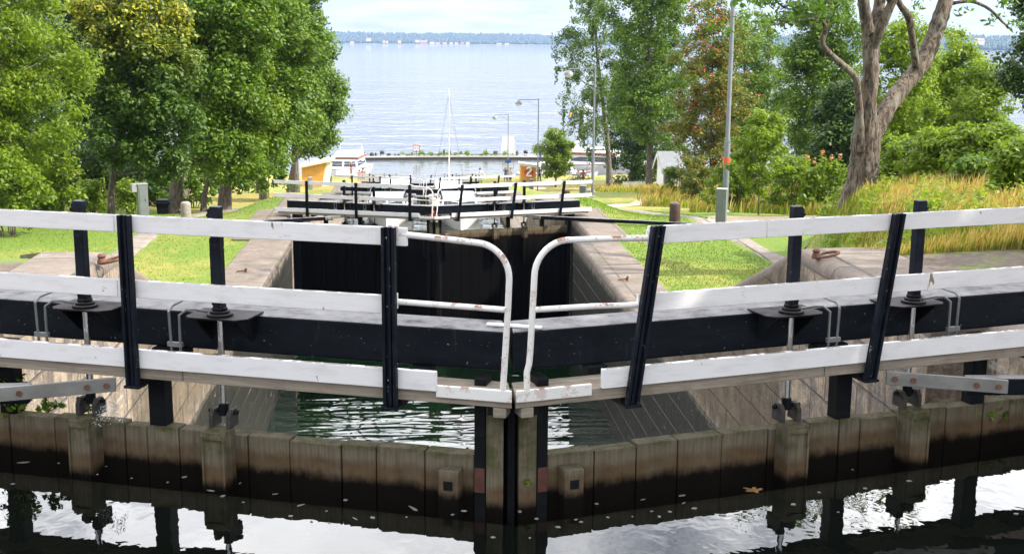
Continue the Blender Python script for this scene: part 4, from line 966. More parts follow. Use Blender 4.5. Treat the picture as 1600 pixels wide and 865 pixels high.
cabinet(410, 303, 280, 66.5, .32, 'small grey cabinet post on the dry grass above the third gate')
cabinet(911, 310, 290, 65.5, .34, 'small grey cabinet at the end of the second gate railing')
cabinet(485, 293, 277, 112, .34, 'small pale grey meter box in front of the yellow hut', grp='small meter boxes by the harbour huts')
cabinet(830, 296, 280, 112, .36, 'small pale grey meter box in front of the lifebuoy hut', grp='small meter boxes by the harbour huts')
# bollards
def bollard(px, py_b, py_t, Y, r, mat, label, name='bollard'):
    X = at(px, py_b, Y).x; z0 = gz(X, Y); H = at(px, py_t, Y).z-z0
    m = MB(); m.lathe((0, 0, 0), [(r*1.05, -.1), (r*1.03, .1), (r*.98, H*.55), (r*1.0, H*.86), (r*.9, H*.95), (r*.55, H)], 20)
    o = m.build(name, mat, smooth=True, loc=(X, Y, z0)); return tag(o, label, 'bollard', 'mooring bollards on the lock side')
bollard(291, 341, 315, 37.2, .155, STONEM, 'grey round-topped stone bollard beside the slab path')
bollard(1054, 347, 316, 36.6, .17, REDBROWN, 'dark brown round-topped wooden bollard on the grass')
bollard(884, 308, 296, 68, .24, REDBROWN, 'small dark brown bollard by the second gate railing end')
# litter bin
X = at(255, 307, 46).x; r = empty('litter_bin', (X, 46, gz(X, 46)), 0, 'dark litter bin in front of the thick tree trunk', 'litter bin')
m = MB(); m.prism([(-.2, 0), (.2, 0), (.24, .42), (-.24, .42)], 'y', -.2, .2); m.build('body', B_PLAIN, r, bevel=.02)
m = MB(); m.box(-.31, .31, -.25, .25, .425, .50); m.prism([(-.28, .50), (.28, .50), (.2, .58), (-.2, .58)], 'y', -.2, .2); m.build('lid', B_POST, r, bevel=.02)
# stump, stones, litter
def stone(px, py, Y, sx, sy, sz, label, seed, name='stone', mat=STONEM, cat='stone', group=None, zoff=0, z=None):
    X = at(px, py, Y).x; z0 = gz(X, Y) if z is None else z; bm = bmesh.new(); bmesh.ops.create_icosphere(bm, subdivisions=2, radius=1); rr = random.Random(seed)
    for v in bm.verts:
        k = 1+rr.uniform(-.22, .2); v.co = Vector((v.co.x*sx*k, v.co.y*sy*k, v.co.z*sz*k))
    me = bpy.data.meshes.new(name); bm.to_mesh(me); bm.free(); me.materials.append(mat); o = bpy.data.objects.new(name, me); COL.objects.link(o); o.location = (X, Y, z0+sz*.35+zoff); return tag(o, label, cat, group)
X = at(60, 312, 40).x; m = MB()
rr = random.Random(4); ring = [(rr.uniform(.85, 1.25), k*2*pi/18) for k in range(18)]
prof = [(1.25, -.15), (1.1, .06), (.9, .2), (.8, .26), (.5, .27), (.2, .25)]
for i, (pr, z) in enumerate(prof):
    for (q, a) in ring: m.v.append((pr*q*cos(a)*.95, pr*q*sin(a)*.7, z+(.06*sin(3*a+i) if i < 4 else .03*sin(5*a))))
for i in range(len(prof)-1):
    for k in range(18): m.f.append([i*18+k, i*18+(k+1) % 18, (i+1)*18+(k+1) % 18, (i+1)*18+k]); m.m.append(0)
m.f.append([5*18+k for k in range(18)]); m.m.append(0)
tag(m.build('tree_stump', BARK_A, loc=(X, 40, gz(X, 40)), smooth=True), 'low broad tree stump on the lawn edge below the light green tree', 'tree stump')
stone(47, 324, 39, .09, .08, .07, 'white crumpled scrap lying on the lawn below the stump', 3, 'litter_scrap', WHITEP, 'litter')
stone(436, 302, 64, .3, .25, .2, 'rounded grey stone by the third gate cabinet', 5)
stone(921, 300, 72, .34, .3, .2, 'pale flat stone at the foot of the birch lamp', 6)
stone(868, 312, 62, .5, .3, .2, 'mossy pale stone lying behind the second gate railing', 7)
# mooring rings and hooks
def ring(px, py, Y, zz, label, rz):
    X = at(px, py, Y).x; root = empty('mooring_ring', (X, Y, zz), rz, label, 'mooring ring', 'iron mooring rings on the platform edge')
    m = MB(); R = .125; m.tube([(R+R*cos(q), R*sin(q), .03+.03*cos(q*1)) for q in [2*pi*i/20 for i in range(21)]], .017, 8); m.build('ring', RUST, root, smooth=True)
    m = MB(); m.lathe((0, 0, -.02), [(.05, 0), (.05, .04), (.035, .07), (.05, .09), (.03, .115)], 12); m.build('eye_bolt', RUST, root, smooth=True)
ring(157, 372, 13.35, -.30, 'rusty iron mooring ring on the sunlit platform beside the cabinet', 0)
ring(1276, 384, 13.4, -.30, 'rusty iron mooring ring on the shaded platform below the forked tree', -.2)
def hook(px, py, label):
    p = onz(px, py, -3.4); m = MB(); m.tube([(0, 0, -.03), (0, 0, .07), (.02, 0, .1)], .028, 8); m.tube([(.02, 0, .05), (-.22, -.03, .03)], .018, 8)
    tag(m.build('mooring_hook', RUST, loc=(p.x, p.y, -3.42), smooth=True), label, 'mooring hook', 'small iron hooks on the lower coping')
hook(384, 424, 'small iron hook on the sunlit lower coping'); hook(980, 437, 'small iron hook on the pale lower coping beside the shaded wall')

# ------------------------------------------------------------------ shed, picket fence, huts
X0, X1 = at(1036, 250, 84).x, at(1243, 250, 84).x; zg = gz((X0+X1)/2, 84); zr = at(1100, 241, 84).z; ze = at(1060, 267, 84).z
shed = empty('shed', ((X0+X1)/2, 86, zg-.4), radians(-3), 'long low shed with a pale gable and grey board roof behind the rowan', 'shed')
L2 = (X1-X0)/2; e = ze-zg+.4; rt = zr-zg+.4
ROOFG = simple('grey_felt_roof', (.18, .19, .20), .85, .12, 2, 0, .2); DARKW = simple('tarred_board_wall', (.05, .055, .06), .8, .3, 5)
m = MB(); m.prism([(-2.2, 0), (2.2, 0), (2.2, e+.05), (0, rt-.12), (-2.2, e+.05)], 'x', -L2+.35, L2-.35); m.build('wall', DARKW, shed)
m = MB(); m.hexa([(-L2, -2.75, e-.16), (L2, -2.75, e-.16), (L2, 0, rt-.06), (-L2, 0, rt-.06), (-L2, -2.75, e-.08), (L2, -2.75, e-.08), (L2, 0, rt+.02), (-L2, 0, rt+.02)])
m.hexa([(-L2, .002, rt-.06), (L2, .002, rt-.06), (L2, 2.75, e-.16), (-L2, 2.75, e-.16), (-L2, .002, rt+.02), (L2, .002, rt+.02), (L2, 2.75, e-.08), (-L2, 2.75, e-.08)]); m.build('roof', ROOFG, shed)
m = MB(); m.prism([(-2.25, e-.3), (-2.05, e-.3), (0, rt-.32), (2.05, e-.3), (2.25, e-.3), (0, rt-.1)], 'x', -L2-.03, -L2+.02); m.prism([(-1.6, e*.3), (1.6, e*.3), (1.6, e+.3), (0, rt-.5), (-1.6, e+.3)], 'x', -L2+.26, -L2+.34); m.build('gable_board', WHITEP, shed)
m = MB()
for k in range(10): m.box(-L2+.7+k*.16, -L2+.8+k*.16, -2.26, -2.21, .2, e-.15)
m.build('slatted_front', WHITEP, shed)
# picket fence
F0, F1 = at(973, 285, 93), at(1007, 285, 93); pf = empty('picket_fence', (F0.x, 93, gz(F0.x, 93)), 0, 'short white picket fence at the foot of the straight trunk', 'fence'); Lf = F1.x-F0.x
m = MB(); k = 0
while k*.12 < Lf: m.prism([(k*.12, .06), (k*.12+.085, .06), (k*.12+.085, .76), (k*.12+.043, .84), (k*.12, .76)], 'y', -.045, -.02); k += 1
m.build('pickets', WHITEP, pf); m = MB(); m.box(0, Lf, -.018, .02, .2, .28); m.box(0, Lf, -.018, .02, .58, .66); m.build('rail', WHITEP, pf)
# yellow hut with a sloping side
hx0 = at(472, 285, 118).x; hx1 = at(505, 285, 118).x; hz = gz(hx0, 118); hut = empty('hut', (hx0, 118, hz), 0, 'ochre board hut with a wide sloping pale roof under the tree boughs', 'hut')
zt0 = at(472, 262, 118).z-hz; zt1 = at(511, 254, 118).z-hz; wdt = hx1-hx0
m = MB(); m.prism([(0, 0), (wdt*.9, 0), (wdt*1.16, zt1), (0, zt0)], 'y', 0, 2.6); 
for k in range(9): m.box(.05+k*.24, .062+k*.24, -.018, -.001, 0, zt0-.04)
m.build('wall', YELLOW, hut)
m = MB(); m.prism([(-.2, zt0-.03), (wdt*1.5, zt1+.14), (wdt*1.5, zt1+.42), (-.2, zt0+.2)], 'y', -.4, 2.9); m.build('roof', ROOFW, hut, bevel=.02)
m = MB(); m.prism([(wdt*.93, .0), (wdt*1.28, .0), (wdt*1.45, zt1-.02), (wdt*1.18, zt1-.02)], 'y', .06, .14); m.build('white_panel', WHITEP, hut)
m = MB(); m.box(.62, .72, 1.0, 1.1, zt0, zt0+.72); m.build('vent_pipe', simple('terracotta_vent', (.42, .17, .09), .8, .2, 4), hut)
# lifebuoy hut
hx0 = at(813.5, 285, 118).x; hx1 = at(837.5, 285, 118).x; hz = gz(hx0, 118); hut2 = empty('hut', (hx0, 118, hz), 0, 'small ochre board hut with a lifebuoy on its front', 'hut')
W2 = hx1-hx0; za = at(813, 259, 118).z-hz; zb = at(837, 262, 118).z-hz
m = MB(); m.prism([(0, 0), (W2, 0), (W2, zb), (0, za)], 'y', 0, 1.5)
for k in range(7): m.box(.1+k*.2, .112+k*.2, -.016, -.001, 0, zb-.05)
m.build('wall', YELLOW, hut2)
m = MB(); m.prism([(-.14, za+.02), (W2+.1, zb-.01), (W2+.1, zb+.24), (-.14, za+.30)], 'y', -.2, 1.7); m.build('roof', ROOFW, hut2, bevel=.02)
lbx = at(826.5, 269, 117.6); lbo = empty('lifebuoy', (lbx.x, 117.86, lbx.z), 0, 'red and white lifebuoy with a white 2 hung on the small ochre hut', 'lifebuoy')
m = MB(); m.tube([(.37*cos(q), 0, .37*sin(q)) for q in [2*pi*i/28 for i in range(29)]], .085, 10, cap=False); m.build('ring', REDP, lbo, smooth=True)
for a0 in (70, 250):
    m = MB(); m.tube([(.37*cos(radians(a0+q)), 0, .37*sin(radians(a0+q))) for q in range(-14, 55, 8)], .092, 10); m.build('band', WHITEP, lbo, smooth=True)
m = MB()
d2 = [(-.19, .27), (-.12, .37), (.02, .40), (.17, .36), (.21, .24), (.15, .10), (0, -.07), (-.14, -.22), (-.20, -.31), (-.05, -.36), (.12, -.36), (.25, -.33)]
m.tube([(x*1.12, -.13, z*1.08) for x, z in d2], .085, 8); m.build('number', WHITEP, lbo, smooth=True)

# ------------------------------------------------------------------ harbour pier, sign, mark
zp = LAKEZ
pr = empty('pier', (4, 160, zp), 0, 'long low stone pier crossing the harbour mouth', 'pier')
m = MB(); P = []
for i in range(25):
    x = -13+30*i/24; P.append((x, .9*(1-((i-12)/12)**2)*1.2))
for (a, b) in zip(P[:-1], P[1:]): m.hexa([(a[0], a[1]-.8, -1), (b[0], b[1]-.8, -1), (b[0], b[1]+.8, -1), (a[0], a[1]+.8, -1), (a[0], a[1]-.8, .24), (b[0], b[1]-.8, .24), (b[0], b[1]+.8, .24), (a[0], a[1]+.8, .24)])
m.build('wall', simple('weathered_pier_wall', (.10, .09, .08), .9, .3, 3), pr)
m = MB()
for (a, b) in zip(P[:-1], P[1:]): m.hexa([(a[0], a[1]-.9, .24), (b[0], b[1]-.9, .24), (b[0], b[1]+.9, .24), (a[0], a[1]+.9, .24), (a[0], a[1]-.9, .34), (b[0], b[1]-.9, .34), (b[0], b[1]+.9, .34), (a[0], a[1]+.9, .34)])
m.build('deck', STONEM, pr)
rg = np.random.default_rng(8); n = 2600; X = 4+np.where(rg.random(n) < .5, rg.normal(-2.5, 1.6, n), rg.normal(4, 2.2, n)); Yp = 161.2+rg.random(n)*.8
V = []
for i in range(n): 
    hh = .05+.5*rg.random()**3*max(0, sin(X[i]*2.3)+sin(X[i]*5.1)); V += [(X[i]-.05, Yp[i], zp+.5), (X[i]+.05, Yp[i], zp+.5), (X[i]+rg.normal(0, .08), Yp[i], zp+.55+hh)]
tag(fast_mesh('pier_weeds', np.array(V), np.arange(3*n).reshape(n, 3), LEAF_LIME), kind='stuff')
rr = random.Random(61); GST = 'dark boulders beyond the pier'
for k in range(30):
    X = -9+k*.82+rr.uniform(-.3, .3); px = 650+(X)*FPX/166
    o = stone(0, 0, 166, rr.uniform(.12, .34), .3, rr.uniform(.16, .4), 'dark boulder standing out of the water beyond the pier', 400+k, 'boulder', DARKST, 'boulder', GST, 0, zp); o.location.x = X; o.location.y = 165+rr.uniform(-1.5, 5)
sg = at(650.5, 232, 159); s = empty('water_sign', (sg.x, 159.2, zp+.5), 0, 'square white sign with a red border on the pier', 'sign'); hh = sg.z-zp-.5
m = MB(); m.tube([(0, 0, 0), (0, 0, hh)], .04, 8); m.build('pole', LAMPM, s)
m = MB(); m.box(-.42, .42, -.08, -.05, hh-.42, hh+.42); bd = m.build('board', WHITEP, s)
m = MB()
for (a, b, c, d) in ((-.45, .45, -.45, -.35), (-.45, .45, .35, .45), (-.45, -.36, -.345, .345), (.36, .45, -.345, .345)): m.box(a, b, -.10, -.083, hh+c, hh+d)
m.build('border', simple('crimson_border', (.45, .04, .08), .5, .1, 3), bd)
m = MB(); m.tube([(-.12+.08*cos(q), -.085, hh+.06+.11*sin(q)) for q in [2*pi*i/14 for i in range(15)]], .022, 6, cap=False); m.tube([(.05, -.085, hh-.06), (.04, -.085, hh-.1)], .02, 6); m.tube([(.17, -.085, hh-.05), (.17, -.085, hh+.17), (.13, -.085, hh+.13)], .022, 6)
m.prism([(-.14, hh-.34), (.14, hh-.34), (0, hh-.22)], 'y', -.1, -.084); m.build('lettering', BLACKP, bd)
mk = at(794, 245, 163); s = empty('leading_mark', (mk.x, 163, zp), 0, 'tall white slatted mark board beyond the pier, behind the far lamp', 'navigation mark'); top = at(794, 213, 163).z-zp
m = MB()
for k in range(9): q = -.92+k*.21; m.prism([(q*1.05, .3), (q*1.05+.17, .3), (q*.86+.14, top), (q*.86, top)], 'y', -.04, 0)
m.build('slats', WHITEP, s); m = MB()
for z in (.8, top-.3): m.box(-.9, .95, .003, .08, z, z+.12)
for x in (-.7, .7): m.box(x-.06, x+.06, .003, .1, -.8, top-.1)
m.build('frame', LAMPM, s)

# ------------------------------------------------------------------ boats
def motor_boat(label, x, y, z, L, B, fb, rz, cab=True, fly=False, group='white boats moored in the locks and harbour', fender=None, sail=0, trim=BROWN, flag=False, bimini=False):
    """bow at -y (towards the upper locks) before rotation; z is the waterline"""
    root = empty('boat', (x, y, z), rz, label, 'boat', group)
    N = 13; K = 9; V = []; F = []
    for i in range(N):
        t = i/(N-1); yy = -L/2+L*t; wd = B/2*min(1, (t*2.1)**.62)*(1 if t < .85 else 1-.08*(t-.85)/.15); sh = fb*(1.28-.34*min(1, t*1.4))
        for k in range(K):
            q = k/(K-1)*2-1; a = abs(q); xx = wd*(a**.55)*(1 if q > 0 else -1); zz = -.35+(sh+.35)*(a**1.9)
            V.append((xx*(1 if t > 0 else .05), yy+(-.25*fb*(a**2)*(1-t)**2*2.0), zz))
    for i in range(N-1):
        for k in range(K-1): F.append([i*K+k, i*K+k+1, (i+1)*K+k+1, (i+1)*K+k])
    F.append([(N-1)*K+k for k in range(K)])
    for i in range(N-1): F.append([i*K, (i+1)*K, (i+1)*K+K-1, i*K+K-1])
    m = MB(); m.add(V, F); m.build('hull', BOATW, root, smooth=True)
    m = MB()
    for sd in (0, K-1):
        pts = [(V[i*K+sd][0], V[i*K+sd][1], V[i*K+sd][2]+.03) for i in range(N)]; m.tube(pts, .045, 6)
    m.build('rubbing_strake', trim, root)
    if cab:
        y0, y1, h0 = -L*.20, L*.22, fb*1.0; w0 = B*.40; ch = 1.15 if L > 7.2 else .7
        m = MB(); m.hexa([(-w0, y0-.7, h0), (w0, y0-.7, h0), (w0, y1, h0), (-w0, y1, h0), (-w0*.82, y0+.1, h0+ch), (w0*.82, y0+.1, h0+ch), (w0*.86, y1-.1, h0+ch), (-w0*.86, y1-.1, h0+ch)]); c = m.build('cabin', BOATW, root, bevel=.06)
        nF = Vector((0, -ch, .8)).normalized()
        for sx in (-1, 1):
            m = MB(); P = []
            for (u, v) in ((.06, .30), (.94, .30), (.94, .80), (.06, .80)):
                zz = h0+ch*v; yy = y0-.7+.8*v; wx = w0*(1-.18*v)-.05; P.append(Vector((sx*wx*u, yy, zz))+nF*.012)
            m.hexa([p-nF*.03 for p in P]+P); m.build('windscreen', GLASS, c)
            m = MB(); xa, xb = w0*.95+.02, w0*.87+.02; m.hexa([(sx*xa-.03*sx, y0-.1, h0+.4), (sx*xa, y0-.1, h0+.4), (sx*xa, y1-.3, h0+.4), (sx*xa-.03*sx, y1-.3, h0+.4), (sx*xb-.03*sx, y0+.1, h0+.9), (sx*xb, y0+.1, h0+.9), (sx*xb, y1-.3, h0+.9), (sx*xb-.03*sx, y1-.3, h0+.9)]); m.build('side_window', GLASS, c)
        if fly:
            m = MB(); m.box(-w0*.98, w0*.98, y0+.0, y1+.3, h0+ch+.01, h0+ch+.2); m.build('roof_trim', trim, root, bevel=.03)
            m = MB(); m.hexa([(-w0*.75, y0+.4, h0+ch+.21), (w0*.75, y0+.4, h0+ch+.21), (w0*.8, y1, h0+ch+.21), (-w0*.8, y1, h0+ch+.21), (-w0*.55, y0+.9, h0+ch+.75), (w0*.55, y0+.9, h0+ch+.75), (w0*.7, y1, h0+ch+.6), (-w0*.7, y1, h0+ch+.6)]); m.build('flybridge', BOATW, root, bevel=.05)
            m = MB(); m.tube([(-w0*.8, y1-.2, h0+ch+.2), (-w0*.7, y1-.4, h0+ch+1.3), (w0*.7, y1-.4, h0+ch+1.3), (w0*.8, y1-.2, h0+ch+.2)], .05, 8); m.build('radar_arch', BOATW, root, smooth=True)
        if bimini:
            m = MB(); m.prism([(-w0*1.05, h0+ch+.55), (-w0*.6, h0+ch+.8), (w0*.6, h0+ch+.8), (w0*1.05, h0+ch+.55), (w0*1.05, h0+ch+.5), (-w0*1.05, h0+ch+.5)], 'y', y1-.5, L*.45); m.build('bimini', BOATW, root)
    m = MB(); pts = []
    for i in range(0, 8):
        p = V[i*K+K-1]; q = V[i*K]; m.tube([(p[0]*.92, p[1]+.1, p[2]), (p[0]*.9, p[1]+.1, p[2]+.55)], .014, 5); m.tube([(q[0]*.92, q[1]+.1, q[2]), (q[0]*.9, q[1]+.1, q[2]+.55)], .014, 5); pts.append((p[0]*.9, p[1]+.1, p[2]+.55)); 
    m.tube(pts, .016, 5); m.tube([(-a, b, c) for a, b, c in pts], .016, 5); m.build('guard_rail', CHROME, root)
    if sail:
        m = MB(); m.tube([(0, -L*.08, 0), (0, -L*.08, sail)], [.05, .035], 10); m.build('mast', LAMPM if sail < 8 else BOATW, root, smooth=True)
        m = MB(); m.tube([(0, -L*.08, fb+1.35), (0, L*.33, fb+1.3)], .06, 8); m.build('boom', LAMPM, root, smooth=True)
        m = MB(); m.tube([(0, -L*.05, fb+1.46), (0, L*.3, fb+1.42)], [.13, .09], 8); m.build('furled_sail', simple('navy_sail_cover', (.03, .05, .11), .8, .2, 5), root, smooth=True)
        m = MB()
        for xx in (-B*.45, B*.45): m.tube([(xx, -L*.06, fb), (0, -L*.08, sail*.96)], .012, 5)
        m.tube([(0, -L*.5, fb*1.3), (0, -L*.08, sail*.96)], .012, 5); m.build('rigging', CHROME, root)
    if fender:
        for k, yy in enumerate((-L*.22, L*.12)):
            m = MB(); m.lathe((-B*.5-.1, yy, fb*.2), [(.05, 0), (.13, .1), (.13, .5), (.05, .6)], 10); m.build('fender', fender, root, smooth=True)
    if flag:
        m = MB(); m.tube([(0, L*.5-.1, fb*.9), (0, L*.5+.1, fb+1.1)], .015, 6); m.build('flag_staff', LAMPM, root)
        m = MB(); m.box(.0, .02, L*.5+.04, L*.5+.3, fb+.35, fb+1.0); m.build('flag', BLUEP, root)
    return root
SAND_ = simple('sandy_fender', (.55, .36, .20), .7, .1, 4)
c1 = float(cx(52))
motor_boat('white cruiser in the second chamber with dark cabin windows, nearest the hut-side wall', c1-1.9, 62.0, WL[2], 6.4, 2.5, .62, 0, fender=SAND_)
motor_boat('white cruiser in the second chamber with a red fender, nearest the lamp-side wall', c1+1.7, 61.8, WL[2], 6.6, 2.5, .65, 0, fender=REDP, fly=False)
c2 = float(cx(80))
motor_boat('white motor boat in the third chamber, nearest the hut-side wall', c2-1.9, 88, WL[3], 8.0, 3.0, 1.05, 0)
mx_ = at(701.5, 220, 85.5).x
motor_boat('white sailing boat with a bare tall mast in the third chamber', mx_, 86.2, WL[3], 8.6, 2.8, .95, 0, cab=True, sail=at(701.5, 139, 85.5).z-WL[3])
b = at(543, 270, 131); motor_boat('white flybridge cruiser with brown roof trim moored behind the ochre hut', b.x-.2, 135, LAKEZ, 11, 4.2, 1.5, radians(-8), fly=True)
b = at(925, 272, 137); motor_boat('large white yacht with a bimini moored beside the birch trunk', b.x+.6, 138, LAKEZ, 13, 4.3, 1.6, radians(68), fly=True, bimini=True, flag=True)
b = at(868, 277, 134); motor_boat('low white boat moored behind the small round tree', b.x, 134, LAKEZ, 8.5, 2.9, 1.0, radians(80), cab=True)
b = at(902, 272, 143); sb = motor_boat('white sailing yacht behind the small round tree, flying a blue and yellow flag', b.x, 143, LAKEZ, 10, 3.1, 1.1, radians(85), sail=at(902, 118, 143).z-LAKEZ)
# its flag on a halyard
f0 = at(894, 166, 143)-Vector(sb.location); Rz = Matrix.Rotation(-radians(85), 3, 'Z')
def loc(px, py): return Rz @ (at(px, py, 142.6)-Vector(sb.location))
m = MB(); n = 7
for i in range(n): pass
def flagstrip(y0, y1, x0, x1, mi):
    P = [loc(x, y) for (x, y) in ((895.5, 167), (892, 172), (889, 180), (888, 186), (892, 189), (894.5, 184), (896.5, 175))]
    return P
P = flagstrip(0, 0, 0, 0, 0); nrm = (Rz @ Vector((0, -.03, 0)))
m.add([p-nrm for p in P]+[p+nrm for p in P], [list(range(7))[::-1], [7+i for i in range(7)]]+[[i, (i+1) % 7, 7+(i+1) % 7, 7+i] for i in range(7)], 0)
Q = [loc(x, y)+nrm*1.6 for (x, y) in ((894.6, 170), (892.2, 174), (890, 181), (889.6, 184), (892, 182), (894.6, 177))]
m.add(Q+[q-nrm*.4 for q in Q], [list(range(6)), [6+i for i in range(6)][::-1]]+[[i, (i+1) % 6, 6+(i+1) % 6, 6+i] for i in range(6)], 1)
m.build('flag', [simple('flag_blue', (.03, .04, .24), .7, .1, 3), simple('flag_yellow', (.85, .48, .03), .7, .1, 3)], sb)
m = MB(); m.tube([loc(871, 250), loc(888, 188), loc(896, 166), loc(902, 125)], .02, 5); m.build('halyard', CHROME, sb)
b = at(917, 172, 128)
# harbour pennant post beside the yacht: a pale radar mast
rm = empty('radar_mast', (at(917, 280, 129.5).x, 129.5, LAKEZ-.6), 0, 'thin mast carrying a white radar dome behind the birch lamp', 'mast'); hh = at(917, 172, 129.5).z-LAKEZ+.6
m = MB(); m.tube([(0, 0, 0), (0, 0, hh)], .04, 8); m.build('pole', LAMPM, rm)
m = MB(); m.lathe((0, 0, hh), [(.3, 0), (.5, .1), (.5, .3), (.3, .45), (.05, .5)], 14); m.box(-.55, .55, -.1, .1, -0.0+hh-.25, hh-.1); m.build('radar_dome', BOATW, rm, smooth=True)

# ------------------------------------------------------------------ people
SKIN = simple('skin', (.50, .27, .18), .6, .08, 4)
def cloth(n, c): return simple(n, c, .85, .2, 12)
HAIRS = {'dark': simple('dark_hair', (.02, .015, .012), .7, .2, 5), 'fair': simple('fair_hair', (.42, .28, .12), .7, .2, 5), 'grey': simple('grey_hair', (.35, .3, .26), .7, .2, 5)}
def person(px, Y, label, shirt, legs, hair='dark', H=1.72, face=pi, pose='stand', long_=False, zoff=0, z=None, X=None, bag=None, shoes=(.05, .05, .055)):
    X = at(px, 285, Y).x if X is None else X; z0 = (gz(X, Y) if z is None else z)+zoff
    s = H/1.72
    J = dict(pel=(0, 0, .93), waist=(0, .01, 1.08), chest=(0, .015, 1.30), neck=(0, 0, 1.47), head=(0, -.015, 1.56), crown=(0, -.01, 1.70),
             hl=(-.095, 0, .88), kl=(-.11, -.02, .48), al=(-.115, .015, .09), tl=(-.125, -.15, .035), hr=(.095, 0, .88), kr=(.115, -.02, .48), ar=(.13, .015, .09), tr=(.14, -.15, .035),
             sl=(-.185, .01, 1.40), el=(-.25, .03, 1.13), wl=(-.25, -.06, .88), fl=(-.25, -.09, .79), sr=(.185, .01, 1.40), er=(.25, .03, 1.13), wr=(.25, -.06, .88), fr=(.25, -.09, .79))
    if pose == 'phone':
        J.update(el=(-.27, -.12, 1.27), wl=(-.16, -.20, 1.50), fl=(-.10, -.19, 1.57), er=(.27, -.12, 1.27), wr=(.16, -.20, 1.50), fr=(.10, -.19, 1.57))
    if pose == 'wide':
        J.update(el=(-.36, -.06, 1.18), wl=(-.50, -.14, .98), fl=(-.56, -.17, .91), er=(.36, -.06, 1.18), wr=(.50, -.14, .98), fr=(.56, -.17, .91))
    if pose == 'fold':
        J.update(el=(-.26, -.05, 1.14), wl=(-.05, -.22, 1.16), fl=(.05, -.22, 1.18), er=(.26, -.05, 1.14), wr=(.05, -.23, 1.12), fr=(-.05, -.23, 1.12))
    if pose == 'sit':
        dz = -.45
        for k in ('pel', 'waist', 'chest', 'neck', 'head', 'crown', 'sl', 'el', 'sr', 'er', 'hl', 'hr'): J[k] = (J[k][0], J[k][1], J[k][2]+dz)
        J.update(kl=(-.12, -.42, .47), al=(-.12, -.40, .09), tl=(-.12, -.54, .035), kr=(.12, -.42, .47), ar=(.12, -.40, .09), tr=(.12, -.54, .035), wl=(-.2, -.24, .58), fl=(-.17, -.33, .54), wr=(.2, -.24, .58), fr=(.17, -.33, .54))
    R = dict(pel=.135, waist=.125, chest=.15, neck=.055, head=.095, crown=.075, hl=.095, kl=.062, al=.042, tl=.035, hr=.095, kr=.062, ar=.042, tr=.035, sl=.065, el=.043, wl=.032, fl=.034, sr=.065, er=.043, wr=.032, fr=.034)
    E = [('pel', 'waist'), ('waist', 'chest'), ('chest', 'neck'), ('neck', 'head'), ('head', 'crown'), ('pel', 'hl'), ('hl', 'kl'), ('kl', 'al'), ('al', 'tl'), ('pel', 'hr'), ('hr', 'kr'), ('kr', 'ar'), ('ar', 'tr'), ('chest', 'sl'), ('sl', 'el'), ('el', 'wl'), ('wl', 'fl'), ('chest', 'sr'), ('sr', 'er'), ('er', 'wr'), ('wr', 'fr')]
    keys = list(J); me = bpy.data.meshes.new('person'); me.from_pydata([tuple(q*s for q in J[k]) for k in keys], [(keys.index(a), keys.index(b)) for a, b in E], [])
    o = bpy.data.objects.new('person', me); COL.objects.link(o); o.modifiers.new('skin', 'SKIN')
    for i, k in enumerate(keys): me.skin_vertices[0].data[i].radius = (R[k]*s, R[k]*s*(.72 if k in ('chest', 'waist', 'pel') else 1)); me.skin_vertices[0].data[i].use_root = (i == 0)
    sb_ = o.modifiers.new('sub', 'SUBSURF'); sb_.levels = 1; sb_.render_levels = 1
    dg = bpy.context.evaluated_depsgraph_get(); nm = bpy.data.meshes.new_from_object(o.evaluated_get(dg)); o.modifiers.clear(); o.data = nm; bpy.data.meshes.remove(me); nm.name = 'person'
    nm.materials.clear()
    for q in (SKIN, cloth('shirt_cloth', shirt), cloth('leg_cloth', legs), cloth('shoe_leather', shoes)): nm.materials.append(q)
    zone = {}
    for (a, b) in E:
        if 'fl' in (a, b) or 'fr' in (a, b) or (a, b) in (('neck', 'head'), ('head', 'crown')): v = 0
        elif (a, b) in (('el', 'wl'), ('er', 'wr')): v = 1 if long_ else 0
        elif a in ('waist', 'chest', 'sl', 'sr'): v = 1 if (a, b) != ('chest', 'neck') else 1
        elif a == 'pel' and b == 'waist': v = 1
        elif a in ('pel', 'hl', 'hr'): v = 2
        elif a in ('kl', 'kr'): v = 2 if long_ else 0
        else: v = 3
        zone[(a, b)] = v
    SEG = [(Vector(J[a])*s, Vector(J[b])*s, zone[(a, b)]) for a, b in E]
    for p in nm.polygons:
        c = p.center; best = min(SEG, key=lambda t: (lambda h: (c-(t[0]+(t[1]-t[0])*h)).length)(max(0, min(1, (c-t[0]).dot(t[1]-t[0])/max(1e-6, (t[1]-t[0]).length_squared)))))
        p.material_index = best[2]; p.use_smooth = True
    o.location = (X, Y, z0); o.rotation_euler = (0, 0, face); tag(o, label, 'person')
    hd = Vector(J['head'])*s; cr_ = Vector(J['crown'])*s
    m = MB(); m.lathe((0, hd.y+.022*s, hd.z+.035*s), [(.088*s, -.06*s), (.104*s, .0), (.102*s, .05*s), (.08*s, .10*s), (.03*s, .135*s)], 12); m.build('hair', HAIRS[hair], o, smooth=True)
    m = MB(); m.tube([(0, hd.y-.085*s, hd.z+.03*s), (0, hd.y-.115*s, hd.z-.005*s)], [.012*s, .016*s], 6); m.tube([(-.04*s, hd.y-.088*s, hd.z+.035*s), (-.036*s, hd.y-.094*s, hd.z+.035*s)], .011*s, 6, 1); m.tube([(.04*s, hd.y-.088*s, hd.z+.035*s), (.036*s, hd.y-.094*s, hd.z+.035*s)], .011*s, 6, 1); m.tube([(-.025*s, hd.y-.088*s, hd.z-.045*s), (.025*s, hd.y-.088*s, hd.z-.045*s)], .008*s, 6, 2)
    m.build('face', [SKIN, HAIRS['dark'], REDP], o, smooth=True)
